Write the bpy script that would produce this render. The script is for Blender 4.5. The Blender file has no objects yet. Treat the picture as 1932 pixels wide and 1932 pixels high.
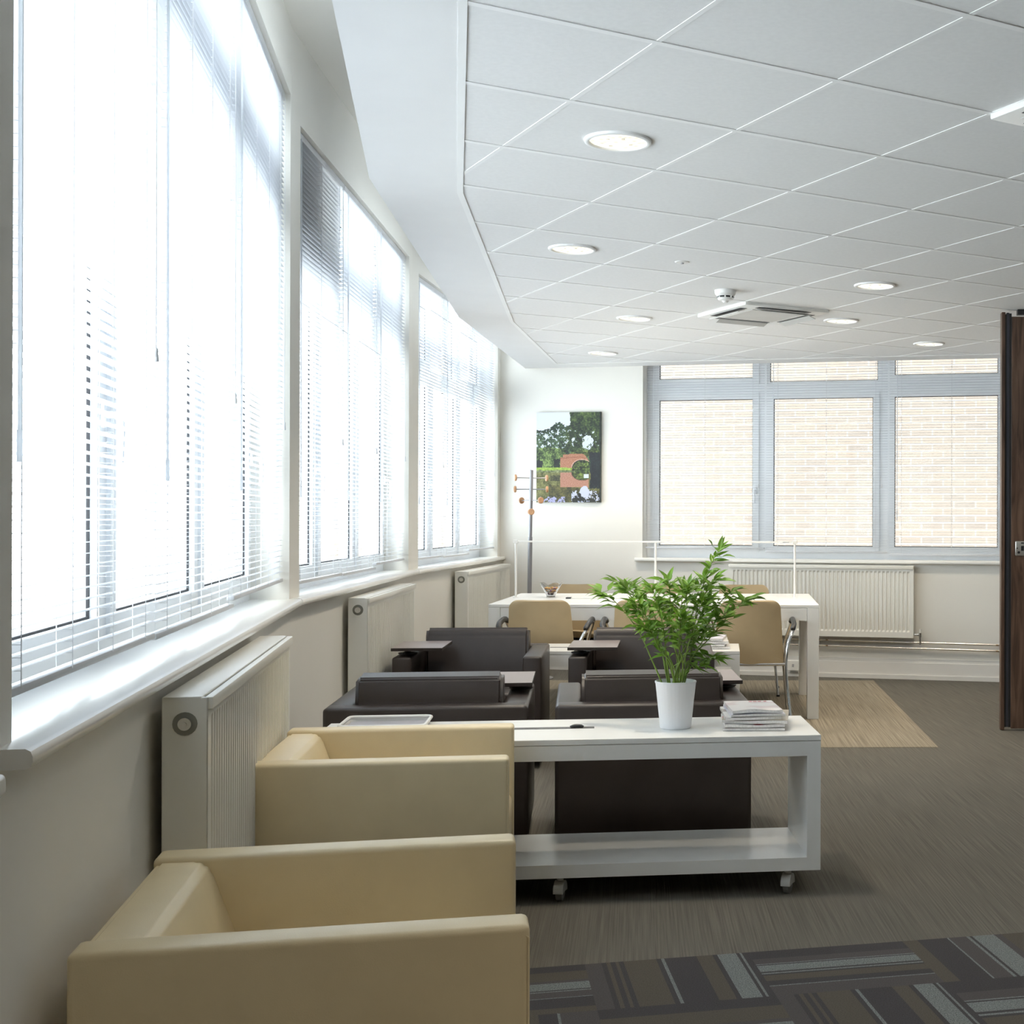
import bpy, bmesh, math, random
from mathutils import Vector, Matrix, noise
random.seed(7)
C = bpy.context.scene.collection
SC = bpy.context.scene
PI = math.pi

# ---------------------------------------------------------------- camera
cam = bpy.data.objects.new('camera', bpy.data.cameras.new('camera'))
C.objects.link(cam)
cam.data.sensor_width = 36.0
cam.data.lens = 2495.0 / 1932.0 * 36.0
cam.data.shift_x = -(1449.0 - 966.0) / 1932.0
cam.data.shift_y = (978.0 - 966.0) / 1932.0
cam.data.clip_start = 0.05
cam.matrix_world = Matrix.Translation((0, 0, 1.315)) @ Matrix.Rotation(PI / 2, 4, 'X') @ Matrix.Rotation(0.003, 4, 'Z')
SC.camera = cam

# ---------------------------------------------------------------- sky, exposure
w = bpy.data.worlds.new('overcast_sky'); SC.world = w; w.use_nodes = True
nt = w.node_tree; bg = nt.nodes['Background']
bg.inputs[0].default_value = (0.88, 0.94, 1.0, 1)
# bright overcast sky above, extra brightness added below the horizon to lift the ceiling
_tc = nt.nodes.new('ShaderNodeTexCoord'); _sp = nt.nodes.new('ShaderNodeSeparateXYZ'); nt.links.new(_tc.outputs['Generated'], _sp.inputs[0])
_mr = nt.nodes.new('ShaderNodeMapRange'); _mr.interpolation_type = 'SMOOTHSTEP'
_mr.inputs[1].default_value = -0.35; _mr.inputs[2].default_value = 0.25; _mr.inputs[3].default_value = 6.5; _mr.inputs[4].default_value = 4.6
nt.links.new(_sp.outputs[2], _mr.inputs[0]); nt.links.new(_mr.outputs[0], bg.inputs[1])
SC.view_settings.view_transform = 'Standard'
SC.view_settings.look = 'None'
SC.view_settings.gamma = 1.0
SC.view_settings.use_curve_mapping = False
SC.view_settings.exposure = 0.72
SC.cycles.max_bounces = 10
SC.cycles.diffuse_bounces = 6
SC.cycles.transparent_max_bounces = 24
SC.cycles.sample_clamp_indirect = 8.0
SC.cycles.caustics_reflective = False
SC.cycles.caustics_refractive = False
SC.cycles.use_denoising = True

# ---------------------------------------------------------------- materials
MATS = {}
def mat(name, col, rough=0.5, metal=0.0, var=0.04, scale=6.0, bump=0.0, bscale=200.0, spec=0.5, coat=0.0, trans=0.0):
    if name in MATS: return MATS[name]
    m = bpy.data.materials.new(name); m.use_nodes = True
    nt = m.node_tree; p = nt.nodes['Principled BSDF']
    tc = nt.nodes.new('ShaderNodeTexCoord')
    n = nt.nodes.new('ShaderNodeTexNoise'); n.inputs['Scale'].default_value = scale; n.inputs['Detail'].default_value = 4
    nt.links.new(tc.outputs['Object'], n.inputs['Vector'])
    r = nt.nodes.new('ShaderNodeValToRGB')
    r.color_ramp.elements[0].position = 0.3; r.color_ramp.elements[1].position = 0.7
    r.color_ramp.elements[0].color = tuple(c * (1 - var) for c in col) + (1,)
    r.color_ramp.elements[1].color = tuple(min(1, c * (1 + var)) for c in col) + (1,)
    nt.links.new(n.outputs['Fac'], r.inputs['Fac'])
    nt.links.new(r.outputs['Color'], p.inputs['Base Color'])
    p.inputs['Roughness'].default_value = rough
    p.inputs['Metallic'].default_value = metal
    p.inputs['Specular IOR Level'].default_value = spec
    p.inputs['Coat Weight'].default_value = coat
    if bump:
        n2 = nt.nodes.new('ShaderNodeTexNoise'); n2.inputs['Scale'].default_value = bscale; n2.inputs['Detail'].default_value = 3
        nt.links.new(tc.outputs['Object'], n2.inputs['Vector'])
        b = nt.nodes.new('ShaderNodeBump'); b.inputs['Strength'].default_value = bump; b.inputs['Distance'].default_value = 0.002
        nt.links.new(n2.outputs['Fac'], b.inputs['Height']); nt.links.new(b.outputs['Normal'], p.inputs['Normal'])
    if trans:
        tr = nt.nodes.new('ShaderNodeBsdfTranslucent'); tr.inputs[0].default_value = tuple(col) + (1,)
        mx = nt.nodes.new('ShaderNodeMixShader'); mx.inputs[0].default_value = trans
        nt.links.new(p.outputs[0], mx.inputs[1]); nt.links.new(tr.outputs[0], mx.inputs[2])
        nt.links.new(mx.outputs[0], nt.nodes['Material Output'].inputs[0])
    MATS[name] = m
    return m

def glass_mat():
    m = bpy.data.materials.new('window_glass'); m.use_nodes = True
    nt = m.node_tree; nt.nodes.clear()
    o = nt.nodes.new('ShaderNodeOutputMaterial'); t = nt.nodes.new('ShaderNodeBsdfTransparent'); g = nt.nodes.new('ShaderNodeBsdfGlossy')
    t.inputs[0].default_value = (0.95, 0.97, 0.96, 1); g.inputs['Roughness'].default_value = 0.02
    lw = nt.nodes.new('ShaderNodeFresnel'); lw.inputs[0].default_value = 1.25
    mx = nt.nodes.new('ShaderNodeMixShader')
    ge = nt.nodes.new('ShaderNodeNewGeometry'); sb = nt.nodes.new('ShaderNodeMath'); sb.operation = 'SUBTRACT'; sb.inputs[0].default_value = 1.0; sb.use_clamp = True
    nt.links.new(ge.outputs['Backfacing'], sb.inputs[1])
    mu = nt.nodes.new('ShaderNodeMath'); mu.operation = 'MULTIPLY'; nt.links.new(lw.outputs[0], mu.inputs[0]); nt.links.new(sb.outputs[0], mu.inputs[1])
    nt.links.new(mu.outputs[0], mx.inputs[0]); nt.links.new(t.outputs[0], mx.inputs[1]); nt.links.new(g.outputs[0], mx.inputs[2])
    nt.links.new(mx.outputs[0], o.inputs[0])
    return m

def emit_mat(name, col, s):
    m = bpy.data.materials.new(name); m.use_nodes = True
    nt = m.node_tree; nt.nodes.clear()
    o = nt.nodes.new('ShaderNodeOutputMaterial'); e = nt.nodes.new('ShaderNodeEmission')
    tc = nt.nodes.new('ShaderNodeTexCoord')
    n = nt.nodes.new('ShaderNodeTexVoronoi'); n.inputs['Scale'].default_value = 40
    nt.links.new(tc.outputs['Object'], n.inputs['Vector'])
    mp = nt.nodes.new('ShaderNodeMapRange'); mp.inputs[3].default_value = s * 0.6; mp.inputs[4].default_value = s * 1.3
    nt.links.new(n.outputs['Distance'], mp.inputs[0]); nt.links.new(mp.outputs[0], e.inputs[1])
    e.inputs[0].default_value = tuple(col) + (1,)
    nt.links.new(e.outputs[0], o.inputs[0])
    return m

def carpet_mat(name, dark, light, ang, sx=2.2, sy=190.0):
    m = bpy.data.materials.new(name); m.use_nodes = True
    nt = m.node_tree; p = nt.nodes['Principled BSDF']; p.inputs['Roughness'].default_value = 0.95; p.inputs['Specular IOR Level'].default_value = 0.1
    tc = nt.nodes.new('ShaderNodeTexCoord')
    mr = nt.nodes.new('ShaderNodeMapping'); mr.inputs['Rotation'].default_value = (0, 0, -ang)
    nt.links.new(tc.outputs['Object'], mr.inputs[0])
    mp = nt.nodes.new('ShaderNodeMapping'); mp.inputs['Scale'].default_value = (sy, sx, 1)
    nt.links.new(mr.outputs[0], mp.inputs[0])
    n = nt.nodes.new('ShaderNodeTexNoise'); n.inputs['Scale'].default_value = 1.0; n.inputs['Detail'].default_value = 2
    nt.links.new(mp.outputs[0], n.inputs['Vector'])
    n2 = nt.nodes.new('ShaderNodeTexNoise'); n2.inputs['Scale'].default_value = 350.0
    nt.links.new(tc.outputs['Object'], n2.inputs['Vector'])
    a = nt.nodes.new('ShaderNodeMath'); a.operation = 'MULTIPLY_ADD'; a.inputs[1].default_value = 0.45
    nt.links.new(n2.outputs['Fac'], a.inputs[0]); nt.links.new(n.outputs['Fac'], a.inputs[2])
    r = nt.nodes.new('ShaderNodeValToRGB'); r.color_ramp.elements[0].position = 0.5; r.color_ramp.elements[1].position = 0.95
    r.color_ramp.elements[0].color = tuple(dark) + (1,); r.color_ramp.elements[1].color = tuple(light) + (1,)
    nt.links.new(a.outputs[0], r.inputs[0]); nt.links.new(r.outputs[0], p.inputs['Base Color'])
    b = nt.nodes.new('ShaderNodeBump'); b.inputs['Strength'].default_value = 0.5; b.inputs['Distance'].default_value = 0.004
    nt.links.new(a.outputs[0], b.inputs['Height']); nt.links.new(b.outputs[0], p.inputs['Normal'])
    return m

def wood_mat(name, dark, light):
    m = bpy.data.materials.new(name); m.use_nodes = True
    nt = m.node_tree; p = nt.nodes['Principled BSDF']; p.inputs['Roughness'].default_value = 0.4
    tc = nt.nodes.new('ShaderNodeTexCoord')
    mp = nt.nodes.new('ShaderNodeMapping'); mp.inputs['Scale'].default_value = (9, 9, 0.8)
    nt.links.new(tc.outputs['Object'], mp.inputs[0])
    n = nt.nodes.new('ShaderNodeTexNoise'); n.inputs['Scale'].default_value = 3.0; n.inputs['Detail'].default_value = 8; n.inputs['Distortion'].default_value = 1.2
    nt.links.new(mp.outputs[0], n.inputs['Vector'])
    r = nt.nodes.new('ShaderNodeValToRGB'); r.color_ramp.elements[0].position = 0.35; r.color_ramp.elements[1].position = 0.7
    r.color_ramp.elements[0].color = tuple(dark) + (1,); r.color_ramp.elements[1].color = tuple(light) + (1,)
    nt.links.new(n.outputs['Fac'], r.inputs[0]); nt.links.new(r.outputs[0], p.inputs['Base Color'])
    return m

def brick_mat():
    m = bpy.data.materials.new('pale_brickwork'); m.use_nodes = True
    nt = m.node_tree; p = nt.nodes['Principled BSDF']; p.inputs['Roughness'].default_value = 0.9
    tc = nt.nodes.new('ShaderNodeTexCoord')
    sp = nt.nodes.new('ShaderNodeSeparateXYZ'); nt.links.new(tc.outputs['Object'], sp.inputs[0])
    cb = nt.nodes.new('ShaderNodeCombineXYZ'); nt.links.new(sp.outputs[0], cb.inputs[0]); nt.links.new(sp.outputs[2], cb.inputs[1])
    b = nt.nodes.new('ShaderNodeTexBrick'); nt.links.new(cb.outputs[0], b.inputs['Vector'])
    b.inputs['Scale'].default_value = 1.0; b.inputs['Brick Width'].default_value = 0.225; b.inputs['Row Height'].default_value = 0.075
    b.inputs['Mortar Size'].default_value = 0.008; b.inputs['Bias'].default_value = -0.2
    b.inputs['Color1'].default_value = (0.255, 0.185, 0.138, 1); b.inputs['Color2'].default_value = (0.175, 0.14, 0.12, 1); b.inputs['Mortar'].default_value = (0.33, 0.30, 0.275, 1)
    n = nt.nodes.new('ShaderNodeTexNoise'); n.inputs['Scale'].default_value = 1.3; nt.links.new(tc.outputs['Object'], n.inputs['Vector'])
    mx = nt.nodes.new('ShaderNodeMixRGB'); mx.blend_type = 'MIX'; mx.inputs[2].default_value = (0.27, 0.235, 0.20, 1)
    nt.links.new(n.outputs['Fac'], mx.inputs[0]); nt.links.new(b.outputs['Color'], mx.inputs[1]); nt.links.new(mx.outputs[0], p.inputs['Base Color'])
    return m

def attr_mat(name, attr, rough=0.6):
    m = bpy.data.materials.new(name); m.use_nodes = True
    nt = m.node_tree; p = nt.nodes['Principled BSDF']; p.inputs['Roughness'].default_value = rough
    a = nt.nodes.new('ShaderNodeAttribute'); a.attribute_name = attr
    nt.links.new(a.outputs['Color'], p.inputs['Base Color'])
    return m

WALL = mat('warm_white_wall_paint', (0.82, 0.80, 0.75), 0.7, var=0.015, scale=1.5, bump=0.08, bscale=120)
CEIL = mat('mineral_ceiling_tile', (0.85, 0.85, 0.85), 0.9, var=0.02, scale=60, bump=0.15, bscale=250)
CMARG = mat('white_plasterboard', (0.86, 0.86, 0.86), 0.8, var=0.01)
TBAR = mat('white_ceiling_bar', (0.93, 0.93, 0.925), 0.8, var=0.01, spec=0.2)
UPVC = mat('white_window_plastic', (0.85, 0.87, 0.89), 0.3, var=0.01)
GASK = mat('black_rubber_gasket', (0.02, 0.02, 0.025), 0.6)
SILL = mat('white_sill_gloss', (0.86, 0.85, 0.82), 0.22, var=0.01, coat=0.2)
GLASS = glass_mat()
SLAT = mat('white_slat_enamel', (0.63, 0.65, 0.69), 0.4, var=0.01)
CORD = mat('white_cord', (0.75, 0.76, 0.78), 0.8)
ALU = mat('grey_rail_metal', (0.60, 0.61, 0.63), 0.35, metal=0.3)
RAD = mat('radiator_enamel', (0.80, 0.79, 0.74), 0.28, var=0.01)
WHITE = mat('white_laminate', (0.82, 0.82, 0.80), 0.28, var=0.01)
CREAM = mat('cream_leather', (0.74, 0.62, 0.40), 0.38, var=0.03, scale=9, bump=0.12, bscale=400)
BROWN = mat('dark_brown_leather', (0.040, 0.031, 0.028), 0.38, var=0.1, scale=9, bump=0.12, bscale=400)
WENGE = mat('taupe_laminate', (0.26, 0.21, 0.20), 0.3, var=0.01)
DARK = mat('dark_edge', (0.03, 0.022, 0.02), 0.5)
BEIGE = mat('beige_upholstery', (0.42, 0.32, 0.185), 0.6, var=0.03, scale=12)
CHROME = mat('polished_chrome', (0.75, 0.75, 0.76), 0.12, metal=1.0, var=0.02)
BLACK = mat('black_plastic', (0.02, 0.02, 0.022), 0.4)
GREYM = mat('grey_painted_metal', (0.30, 0.30, 0.32), 0.35, metal=0.4)
PEG = mat('beech_peg', (0.50, 0.28, 0.15), 0.45, var=0.15, scale=30)
WALNUT = wood_mat('walnut_veneer', (0.055, 0.030, 0.020), (0.16, 0.095, 0.065))
STEEL = mat('brushed_steel', (0.70, 0.68, 0.64), 0.3, metal=0.9)
POTM = mat('white_ribbed_pot', (0.86, 0.87, 0.90), 0.35, var=0.01)
SOIL = mat('dark_soil', (0.05, 0.035, 0.02), 0.95, var=0.3, scale=80)
LEAF = mat('fresh_green_leaf', (0.155, 0.30, 0.03), 0.4, var=0.45, scale=14, trans=0.25)
STEM = mat('yellow_green_stem', (0.17, 0.26, 0.04), 0.5, var=0.3, scale=20)
COPPER = mat('bare_metal_pipe', (0.82, 0.77, 0.68), 0.25, metal=0.9)
BASEB = mat('white_skirting_gloss', (0.80, 0.79, 0.77), 0.35, var=0.01)
FLOORM = carpet_mat('grey_brown_carpet', (0.104, 0.098, 0.085), (0.166, 0.156, 0.134), 0.10)
RUGM = carpet_mat('beige_carpet', (0.185, 0.160, 0.122), (0.345, 0.302, 0.235), 0.05, sx=1.6, sy=150.0)
STR_D = mat('charcoal_stripe_pile', (0.058, 0.056, 0.060), 0.95, var=0.25, scale=300, spec=0.1)
STR_B = mat('brown_stripe_pile', (0.088, 0.081, 0.069), 0.95, var=0.25, scale=300, spec=0.1)
STR_G = mat('grey_stripe_pile', (0.078, 0.074, 0.075), 0.95, var=0.25, scale=300, spec=0.1)
STR_P = mat('pale_fleck_stripe_pile', (0.155, 0.172, 0.172), 0.95, var=0.55, scale=260, spec=0.1)

# ---------------------------------------------------------------- mesh helpers
def obj(name, bm, m, parent=None, smooth=False):
    me = bpy.data.meshes.new(name)
    bmesh.ops.recalc_face_normals(bm, faces=bm.faces[:])
    bm.to_mesh(me); bm.free()
    for x in (m if isinstance(m, (list, tuple)) else [m]): me.materials.append(x)
    if smooth:
        for p in me.polygons: p.use_smooth = True
        me.set_sharp_from_angle(angle=math.radians(38))
    o = bpy.data.objects.new(name, me); C.objects.link(o)
    if parent: o.parent = parent
    return o
def thing(name, label, cat, loc=(0, 0, 0), rotz=0, group=None):
    o = bpy.data.objects.new(name, None); C.objects.link(o); o.empty_display_size = 0.1
    o.location = loc; o.rotation_euler = (0, 0, rotz); o['label'] = label; o['category'] = cat
    if group: o['group'] = group
    return o
def tag(o, label, cat, group=None):
    o['label'] = label; o['category'] = cat
    if group: o['group'] = group
    return o
def struct(o):
    o['kind'] = 'structure'; return o
def sempty(name, loc=(0, 0, 0), rotz=0):
    o = bpy.data.objects.new(name, None); C.objects.link(o); o.location = loc; o.rotation_euler = (0, 0, rotz); o['kind'] = 'structure'
    return o
def dup(root, loc, rotz, label=None, group=None):
    r = root.copy(); C.objects.link(r); r.location = loc; r.rotation_euler = (0, 0, rotz)
    if label: r['label'] = label
    if group: r['group'] = group
    for ch in list(root.children):
        c = ch.copy(); C.objects.link(c); c.parent = r
        for g in list(ch.children):
            d = g.copy(); C.objects.link(d); d.parent = c
    return r
def B(): return bmesh.new()
def box(bm, x0, x1, y0, y1, z0, z1, mi=0):
    v = [bm.verts.new((x, y, z)) for z in (z0, z1) for y in (y0, y1) for x in (x0, x1)]
    for q in ((0, 2, 3, 1), (4, 5, 7, 6), (0, 1, 5, 4), (2, 6, 7, 3), (0, 4, 6, 2), (1, 3, 7, 5)):
        bm.faces.new([v[i] for i in q]).material_index = mi
    return v
def rbox(x0, x1, y0, y1, z0, z1, r=0.01, seg=3):
    bm = B(); box(bm, x0, x1, y0, y1, z0, z1)
    bmesh.ops.bevel(bm, geom=bm.edges[:], offset=r, segments=seg, profile=0.5, affect='EDGES')
    return bm
def prism(bm, pts, a, b, mi=0):
    """extrude a list of 2D points (x,y) from z=a to z=b"""
    lo = [bm.verts.new((x, y, a)) for x, y in pts]; hi = [bm.verts.new((x, y, b)) for x, y in pts]
    n = len(pts)
    bm.faces.new(lo[::-1]).material_index = mi; bm.faces.new(hi).material_index = mi
    for i in range(n): bm.faces.new((lo[i], lo[(i + 1) % n], hi[(i + 1) % n], hi[i])).material_index = mi
def profile_y(bm, pts, y0, y1):
    """extrude (x,z) profile along y"""
    a = [bm.verts.new((x, y0, z)) for x, z in pts]; b = [bm.verts.new((x, y1, z)) for x, z in pts]
    n = len(pts); bm.faces.new(a); bm.faces.new(b[::-1])
    for i in range(n): bm.faces.new((a[i], b[i], b[(i + 1) % n], a[(i + 1) % n]))
def lathe(bm, prof, seg=32, cx=0, cy=0, cz=0, ribs=0, ramp=0.0):
    rings = []
    for r, z in prof:
        if r < 1e-6: rings.append([bm.verts.new((cx, cy, cz + z))])
        else:
            ring = []
            for k in range(seg):
                a = 2 * PI * k / seg
                rr = r * (1 + (ramp * math.cos(ribs * a) if ribs else 0))
                ring.append(bm.verts.new((cx + rr * math.cos(a), cy + rr * math.sin(a), cz + z)))
            rings.append(ring)
    for A, Bq in zip(rings, rings[1:]):
        for k in range(seg):
            k2 = (k + 1) % seg
            if len(A) == 1 and len(Bq) == 1: continue
            if len(A) == 1: bm.faces.new((A[0], Bq[k], Bq[k2]))
            elif len(Bq) == 1: bm.faces.new((A[k], A[k2], Bq[0]))
            else: bm.faces.new((A[k], A[k2], Bq[k2], Bq[k]))
def tube(bm, pts, r, seg=10, cap=True):
    pts = [Vector(p) for p in pts]; rs = r if isinstance(r, (list, tuple)) else [r] * len(pts)
    rings = []; up = None
    for i, p in enumerate(pts):
        t = (pts[min(i + 1, len(pts) - 1)] - pts[max(i - 1, 0)]).normalized()
        if up is None:
            up = Vector((0, 0, 1)) if abs(t.z) < 0.9 else Vector((1, 0, 0))
        s = t.cross(up).normalized(); up = s.cross(t).normalized()
        rings.append([bm.verts.new(p + s * rs[i] * math.cos(2 * PI * k / seg) + up * rs[i] * math.sin(2 * PI * k / seg)) for k in range(seg)])
    for a, b in zip(rings, rings[1:]):
        for k in range(seg): bm.faces.new((a[k], a[(k + 1) % seg], b[(k + 1) % seg], b[k]))
    if cap: bm.faces.new(rings[0][::-1]); bm.faces.new(rings[-1])
def smooth_path(pts, n=6):
    """Catmull-Rom through pts"""
    P = [Vector(p) for p in pts]; P = [P[0] * 2 - P[1]] + P + [P[-1] * 2 - P[-2]]; out = []
    for i in range(1, len(P) - 2):
        for k in range(n):
            t = k / n
            out.append(0.5 * ((2 * P[i]) + (-P[i - 1] + P[i + 1]) * t + (2 * P[i - 1] - 5 * P[i] + 4 * P[i + 1] - P[i + 2]) * t * t + (-P[i - 1] + 3 * P[i] - 3 * P[i + 1] + P[i + 2]) * t ** 3))
    out.append(P[-2]); return out

# ---------------------------------------------------------------- the bay: four facets of the window wall
S = [(1.73, -4.52), (0.141, -1.404), (-1.073, 1.932), (-1.934, 5.500), (-2.266, 8.597), (-2.302, 11.70)]
SZ = 0.975                       # sill top
def frame_of(i):
    a, b = Vector(S[i]), Vector(S[i + 1]); d = (b - a); L = d.length; d /= L
    return a, d, Vector((-d.y, d.x)), L            # origin, along, outward normal
def P(i, t, d):
    a, u, n, L = frame_of(i); q = a + u * t + n * d; return (q.x, q.y)
def mitre(k, d):
    """corner of the offset polyline at vertex k"""
    if k == 0: return P(0, 0, d)
    if k == len(S) - 1: return P(k - 1, frame_of(k - 1)[3], d)
    a1, u1, n1, _ = frame_of(k - 1); a2, u2, n2, _ = frame_of(k)
    p, q = a1 + n1 * d, a2 + n2 * d; den = u1.x * u2.y - u1.y * u2.x
    t = ((q.x - p.x) * u2.y - (q.y - p.y) * u2.x) / den
    r = p + u1 * t; return (r.x, r.y)
WIN = [None, (2.2, 3.15, 3.05), (0.075, None, 3.06), (0.150, None, 2.985), (0.165, None, 2.93)]   # start t, end t, head height
END = {2: 0.030, 3: 0.120, 4: 0.215}
D0, D1 = 0.05, 0.32
TOPZ = 3.35
def wt(i):
    L = frame_of(i)[3]; s, e, h = WIN[i]
    return s, (e if e is not None else L - END[i]), h

bm = B()
prism(bm, [mitre(0, D0), mitre(1, D0), mitre(1, D1), mitre(0, D1)], 0, TOPZ)
prism(bm, [mitre(1, D0), mitre(2, D0), mitre(2, D1), mitre(1, D1)], 0, TOPZ)  # unseen facet kept solid, its window left out to darken the near chairs
for i in range(2, 5):
    s, e, h = wt(i)
    prism(bm, [mitre(i, D0), mitre(i + 1, D0), mitre(i + 1, D1), mitre(i, D1)], 0, SZ - 0.03)
    prism(bm, [mitre(i, D0), P(i, s, D0), P(i, s, D1), mitre(i, D1)], SZ - 0.03, TOPZ)
    prism(bm, [P(i, e, D0), mitre(i + 1, D0), mitre(i + 1, D1), P(i, e, D1)], SZ - 0.03, TOPZ)
    prism(bm, [P(i, s, D0), P(i, e, D0), P(i, e, D1), P(i, s, D1)], h, TOPZ)
struct(obj('wall_left', bm, WALL))

# back wall: y = 11.10 - 0.212 x
BW = Vector((-2.75, 11.10 + 0.212 * 2.75)); BD = Vector((1, -0.212)).normalized(); BNn = Vector((-BD.y, BD.x))
def Q(x, d):
    """point on the back wall line at world x, pushed d outwards"""
    q = Vector((x, 11.10 - 0.212 * x)) + BNn * d; return (q.x, q.y)
BX0, BX1 = -1.075, 2.95
bm = B(); BT = 0.30
prism(bm, [Q(-2.75, 0), Q(BX0, 0), Q(BX0, BT), Q(-2.75, BT)], 0, TOPZ)
prism(bm, [Q(BX0, 0), Q(BX1, 0), Q(BX1, BT), Q(BX0, BT)], 0, SZ - 0.03)
prism(bm, [Q(BX0, 0), Q(BX1, 0), Q(BX1, BT), Q(BX0, BT)], 2.96, TOPZ)
prism(bm, [Q(BX1, 0), Q(6.2, 0), Q(6.2, BT), Q(BX1, BT)], 0, TOPZ)
struct(obj('wall_back', bm, WALL))
bm = B(); box(bm, 6.0, 6.2, -4.7, 9.9, 0, TOPZ); struct(obj('wall_right', bm, WALL))
bm = B(); box(bm, 1.5, 6.2, -4.75, -4.55, 0, TOPZ); struct(obj('wall_rear', bm, WALL))

# floor
bm = B(); prism(bm, [(6.2, -4.75), (6.2, 9.8), Q(5.9, BT), Q(-2.62, BT)] + [mitre(k, D1 - 0.02) for k in (5, 4, 3, 2, 1, 0)] + [(1.6, -4.75)], -0.12, 0.0); struct(obj('floor', bm, FLOORM))
# striped quarter-turned carpet tiles in front
def striped_floor():
    bm = B(); ang = math.radians(13.0)
    ux, uy = Vector((math.cos(ang), math.sin(ang))), Vector((-math.sin(ang), math.cos(ang)))
    o0 = Vector((-0.535, 3.885))         # tile corner on the front edge
    T = 0.49
    rnd = random.Random(3)
    pats = [[(0.10, 2), (0.03, 0), (0.025, 1), (0.03, 0), (0.02, 1), (0.03, 0), (0.2, 1), (0.03, 0), (0.02, 3), (0.20, 0), (0.1, 1), (0.03, 0), (0.12, 3), (0.02, 0), (0.015, 3), (0.04, 0)],
            [(0.14, 0), (0.02, 1), (0.17, 1), (0.05, 2), (0.15, 3), (0.02, 0), (0.02, 3), (0.12, 2), (0.012, 3), (0.2, 0), (0.1, 1)],
            [(0.2, 2), (0.015, 3), (0.10, 0), (0.12, 1), (0.03, 0), (0.025, 3), (0.03, 0), (0.14, 3), (0.02, 0), (0.015, 3), (0.12, 2), (0.18, 0)]]
    for j in range(0, 10):
        for i in range(-4, 14):
            pat = pats[(i * 2 + j) % 3]; tot = sum(a for a, _ in pat); x = 0.0
            if rnd.random() < 0.5: pat = pat[::-1]
            for wd, mi in pat:
                a, b = x / tot, (x + wd) / tot; x += wd
                if (i + j) % 2 == 0: r = [(a, 0), (b, 0), (b, 1), (a, 1)]
                else: r = [(0, a), (1, a), (1, b), (0, b)]
                vs = []
                for p, q in r:
                    c = o0 + ux * (i + p) * T - uy * (q * 0.372 if j == 0 else 0.372 + (j - 1 + q) * T)
                    vs.append(bm.verts.new((c.x, c.y, 0.0035)))
                ctr = sum((v.co for v in vs), Vector()) / 4
                if ctr.y < -4.4 or ctr.x > 5.9: 
                    for v in vs: bm.verts.remove(v)
                    continue
                # keep inside the bay
                ok = True
                for k in range(5):
                    a_, u_, n_, L_ = frame_of(k)
                    if (Vector((ctr.x, ctr.y)) - a_).dot(n_) > 0.03: ok = False
                if not ok:
                    for v in vs: bm.verts.remove(v)
                    continue
                bm.faces.new(vs).material_index = mi
    o = obj('floor_tiles', bm, [STR_D, STR_B, STR_G, STR_P])
    return struct(o)
striped_floor()

# ---------------------------------------------------------------- ceiling
CZ = 2.62
Ept = [(2.27, -4.5), (0.74, -1.4), (-0.423, 1.8), (-1.251, 5.301), (-1.719, 8.787), (-1.814, 11.236)]
Fpt = [(1.85, -4.5), (0.43, -1.4), (-0.674, 1.6), (-1.536, 5.082), (-2.015, 8.608), (-2.123, 11.55)]
field = Ept + [(6.0, 9.58), (6.0, -4.5)]
bm = B(); prism(bm, field[::-1], CZ, CZ + 0.03)
struct(obj('ceiling', bm, CEIL))
bm = B(); prism(bm, [(6.2, -4.75), (6.2, 9.8), Q(5.9, BT), Q(-2.62, BT)] + [mitre(k, D1) for k in (5, 4, 3, 2, 1, 0)] + [(1.6, -4.75)], TOPZ, TOPZ + 0.1); struct(obj('ceiling_slab', bm, WALL))
# plasterboard margin along the windows and the back wall, with the upstand beside the window slot
bm = B()
for k in range(5):
    prism(bm, [Ept[k], Fpt[k], Fpt[k + 1], Ept[k + 1]], CZ - 0.0025, CZ + 0.03)
    f0, f1 = Vector(Fpt[k]), Vector(Fpt[k + 1]); n = Vector((f1.y - f0.y, -(f1.x - f0.x))).normalized() * 0.05
    prism(bm, [Fpt[k], tuple(f0 + n), tuple(f1 + n), Fpt[k + 1]], CZ + 0.03, TOPZ)
prism(bm, [Ept[5], Fpt[5], Q(6.0, 0.0), (6.0, 9.58)], CZ - 0.0025, CZ + 0.03)
prism(bm, [Q(BX0 - 0.05, -0.05), Q(BX0 - 0.05, 0), Q(6.0, 0), Q(6.0, -0.05)], CZ + 0.03, TOPZ)
struct(obj('ceiling_margin', bm, CMARG))
# perimeter angle and tee bars
def clip_line(p, d, poly):
    t0, t1 = -50, 50; n = len(poly); area = sum(poly[i][0] * poly[(i + 1) % n][1] - poly[(i + 1) % n][0] * poly[i][1] for i in range(n))
    for i in range(n):
        a, b = Vector(poly[i]), Vector(poly[(i + 1) % n]); e = b - a; nn = Vector((-e.y, e.x)) * (1 if area > 0 else -1)
        den = nn.dot(d); num = nn.dot(a - p)
        if abs(den) < 1e-9:
            if num > 0: return None
            continue
        t = num / den
        if den > 0: t0 = max(t0, t)
        else: t1 = min(t1, t)
    return (t0, t1) if t1 > t0 + 0.02 else None
bm = B()
for k in range(5):
    e0, e1 = Vector(Ept[k]), Vector(Ept[k + 1]); n = Vector((e1.y - e0.y, -(e1.x - e0.x))).normalized() * 0.024
    prism(bm, [Ept[k], tuple(e0 + n), tuple(e1 + n), Ept[k + 1]], CZ - 0.0035, CZ + 0.002)
e0, e1 = Vector(Ept[5]), Vector((6.0, 9.58)); n = Vector((e1.y - e0.y, -(e1.x - e0.x))).normalized() * 0.024
prism(bm, [tuple(e0), tuple(e0 + n), tuple(e1 + n), tuple(e1)], CZ - 0.0035, CZ + 0.002)
struct(obj('trim_1', bm, TBAR))
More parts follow.
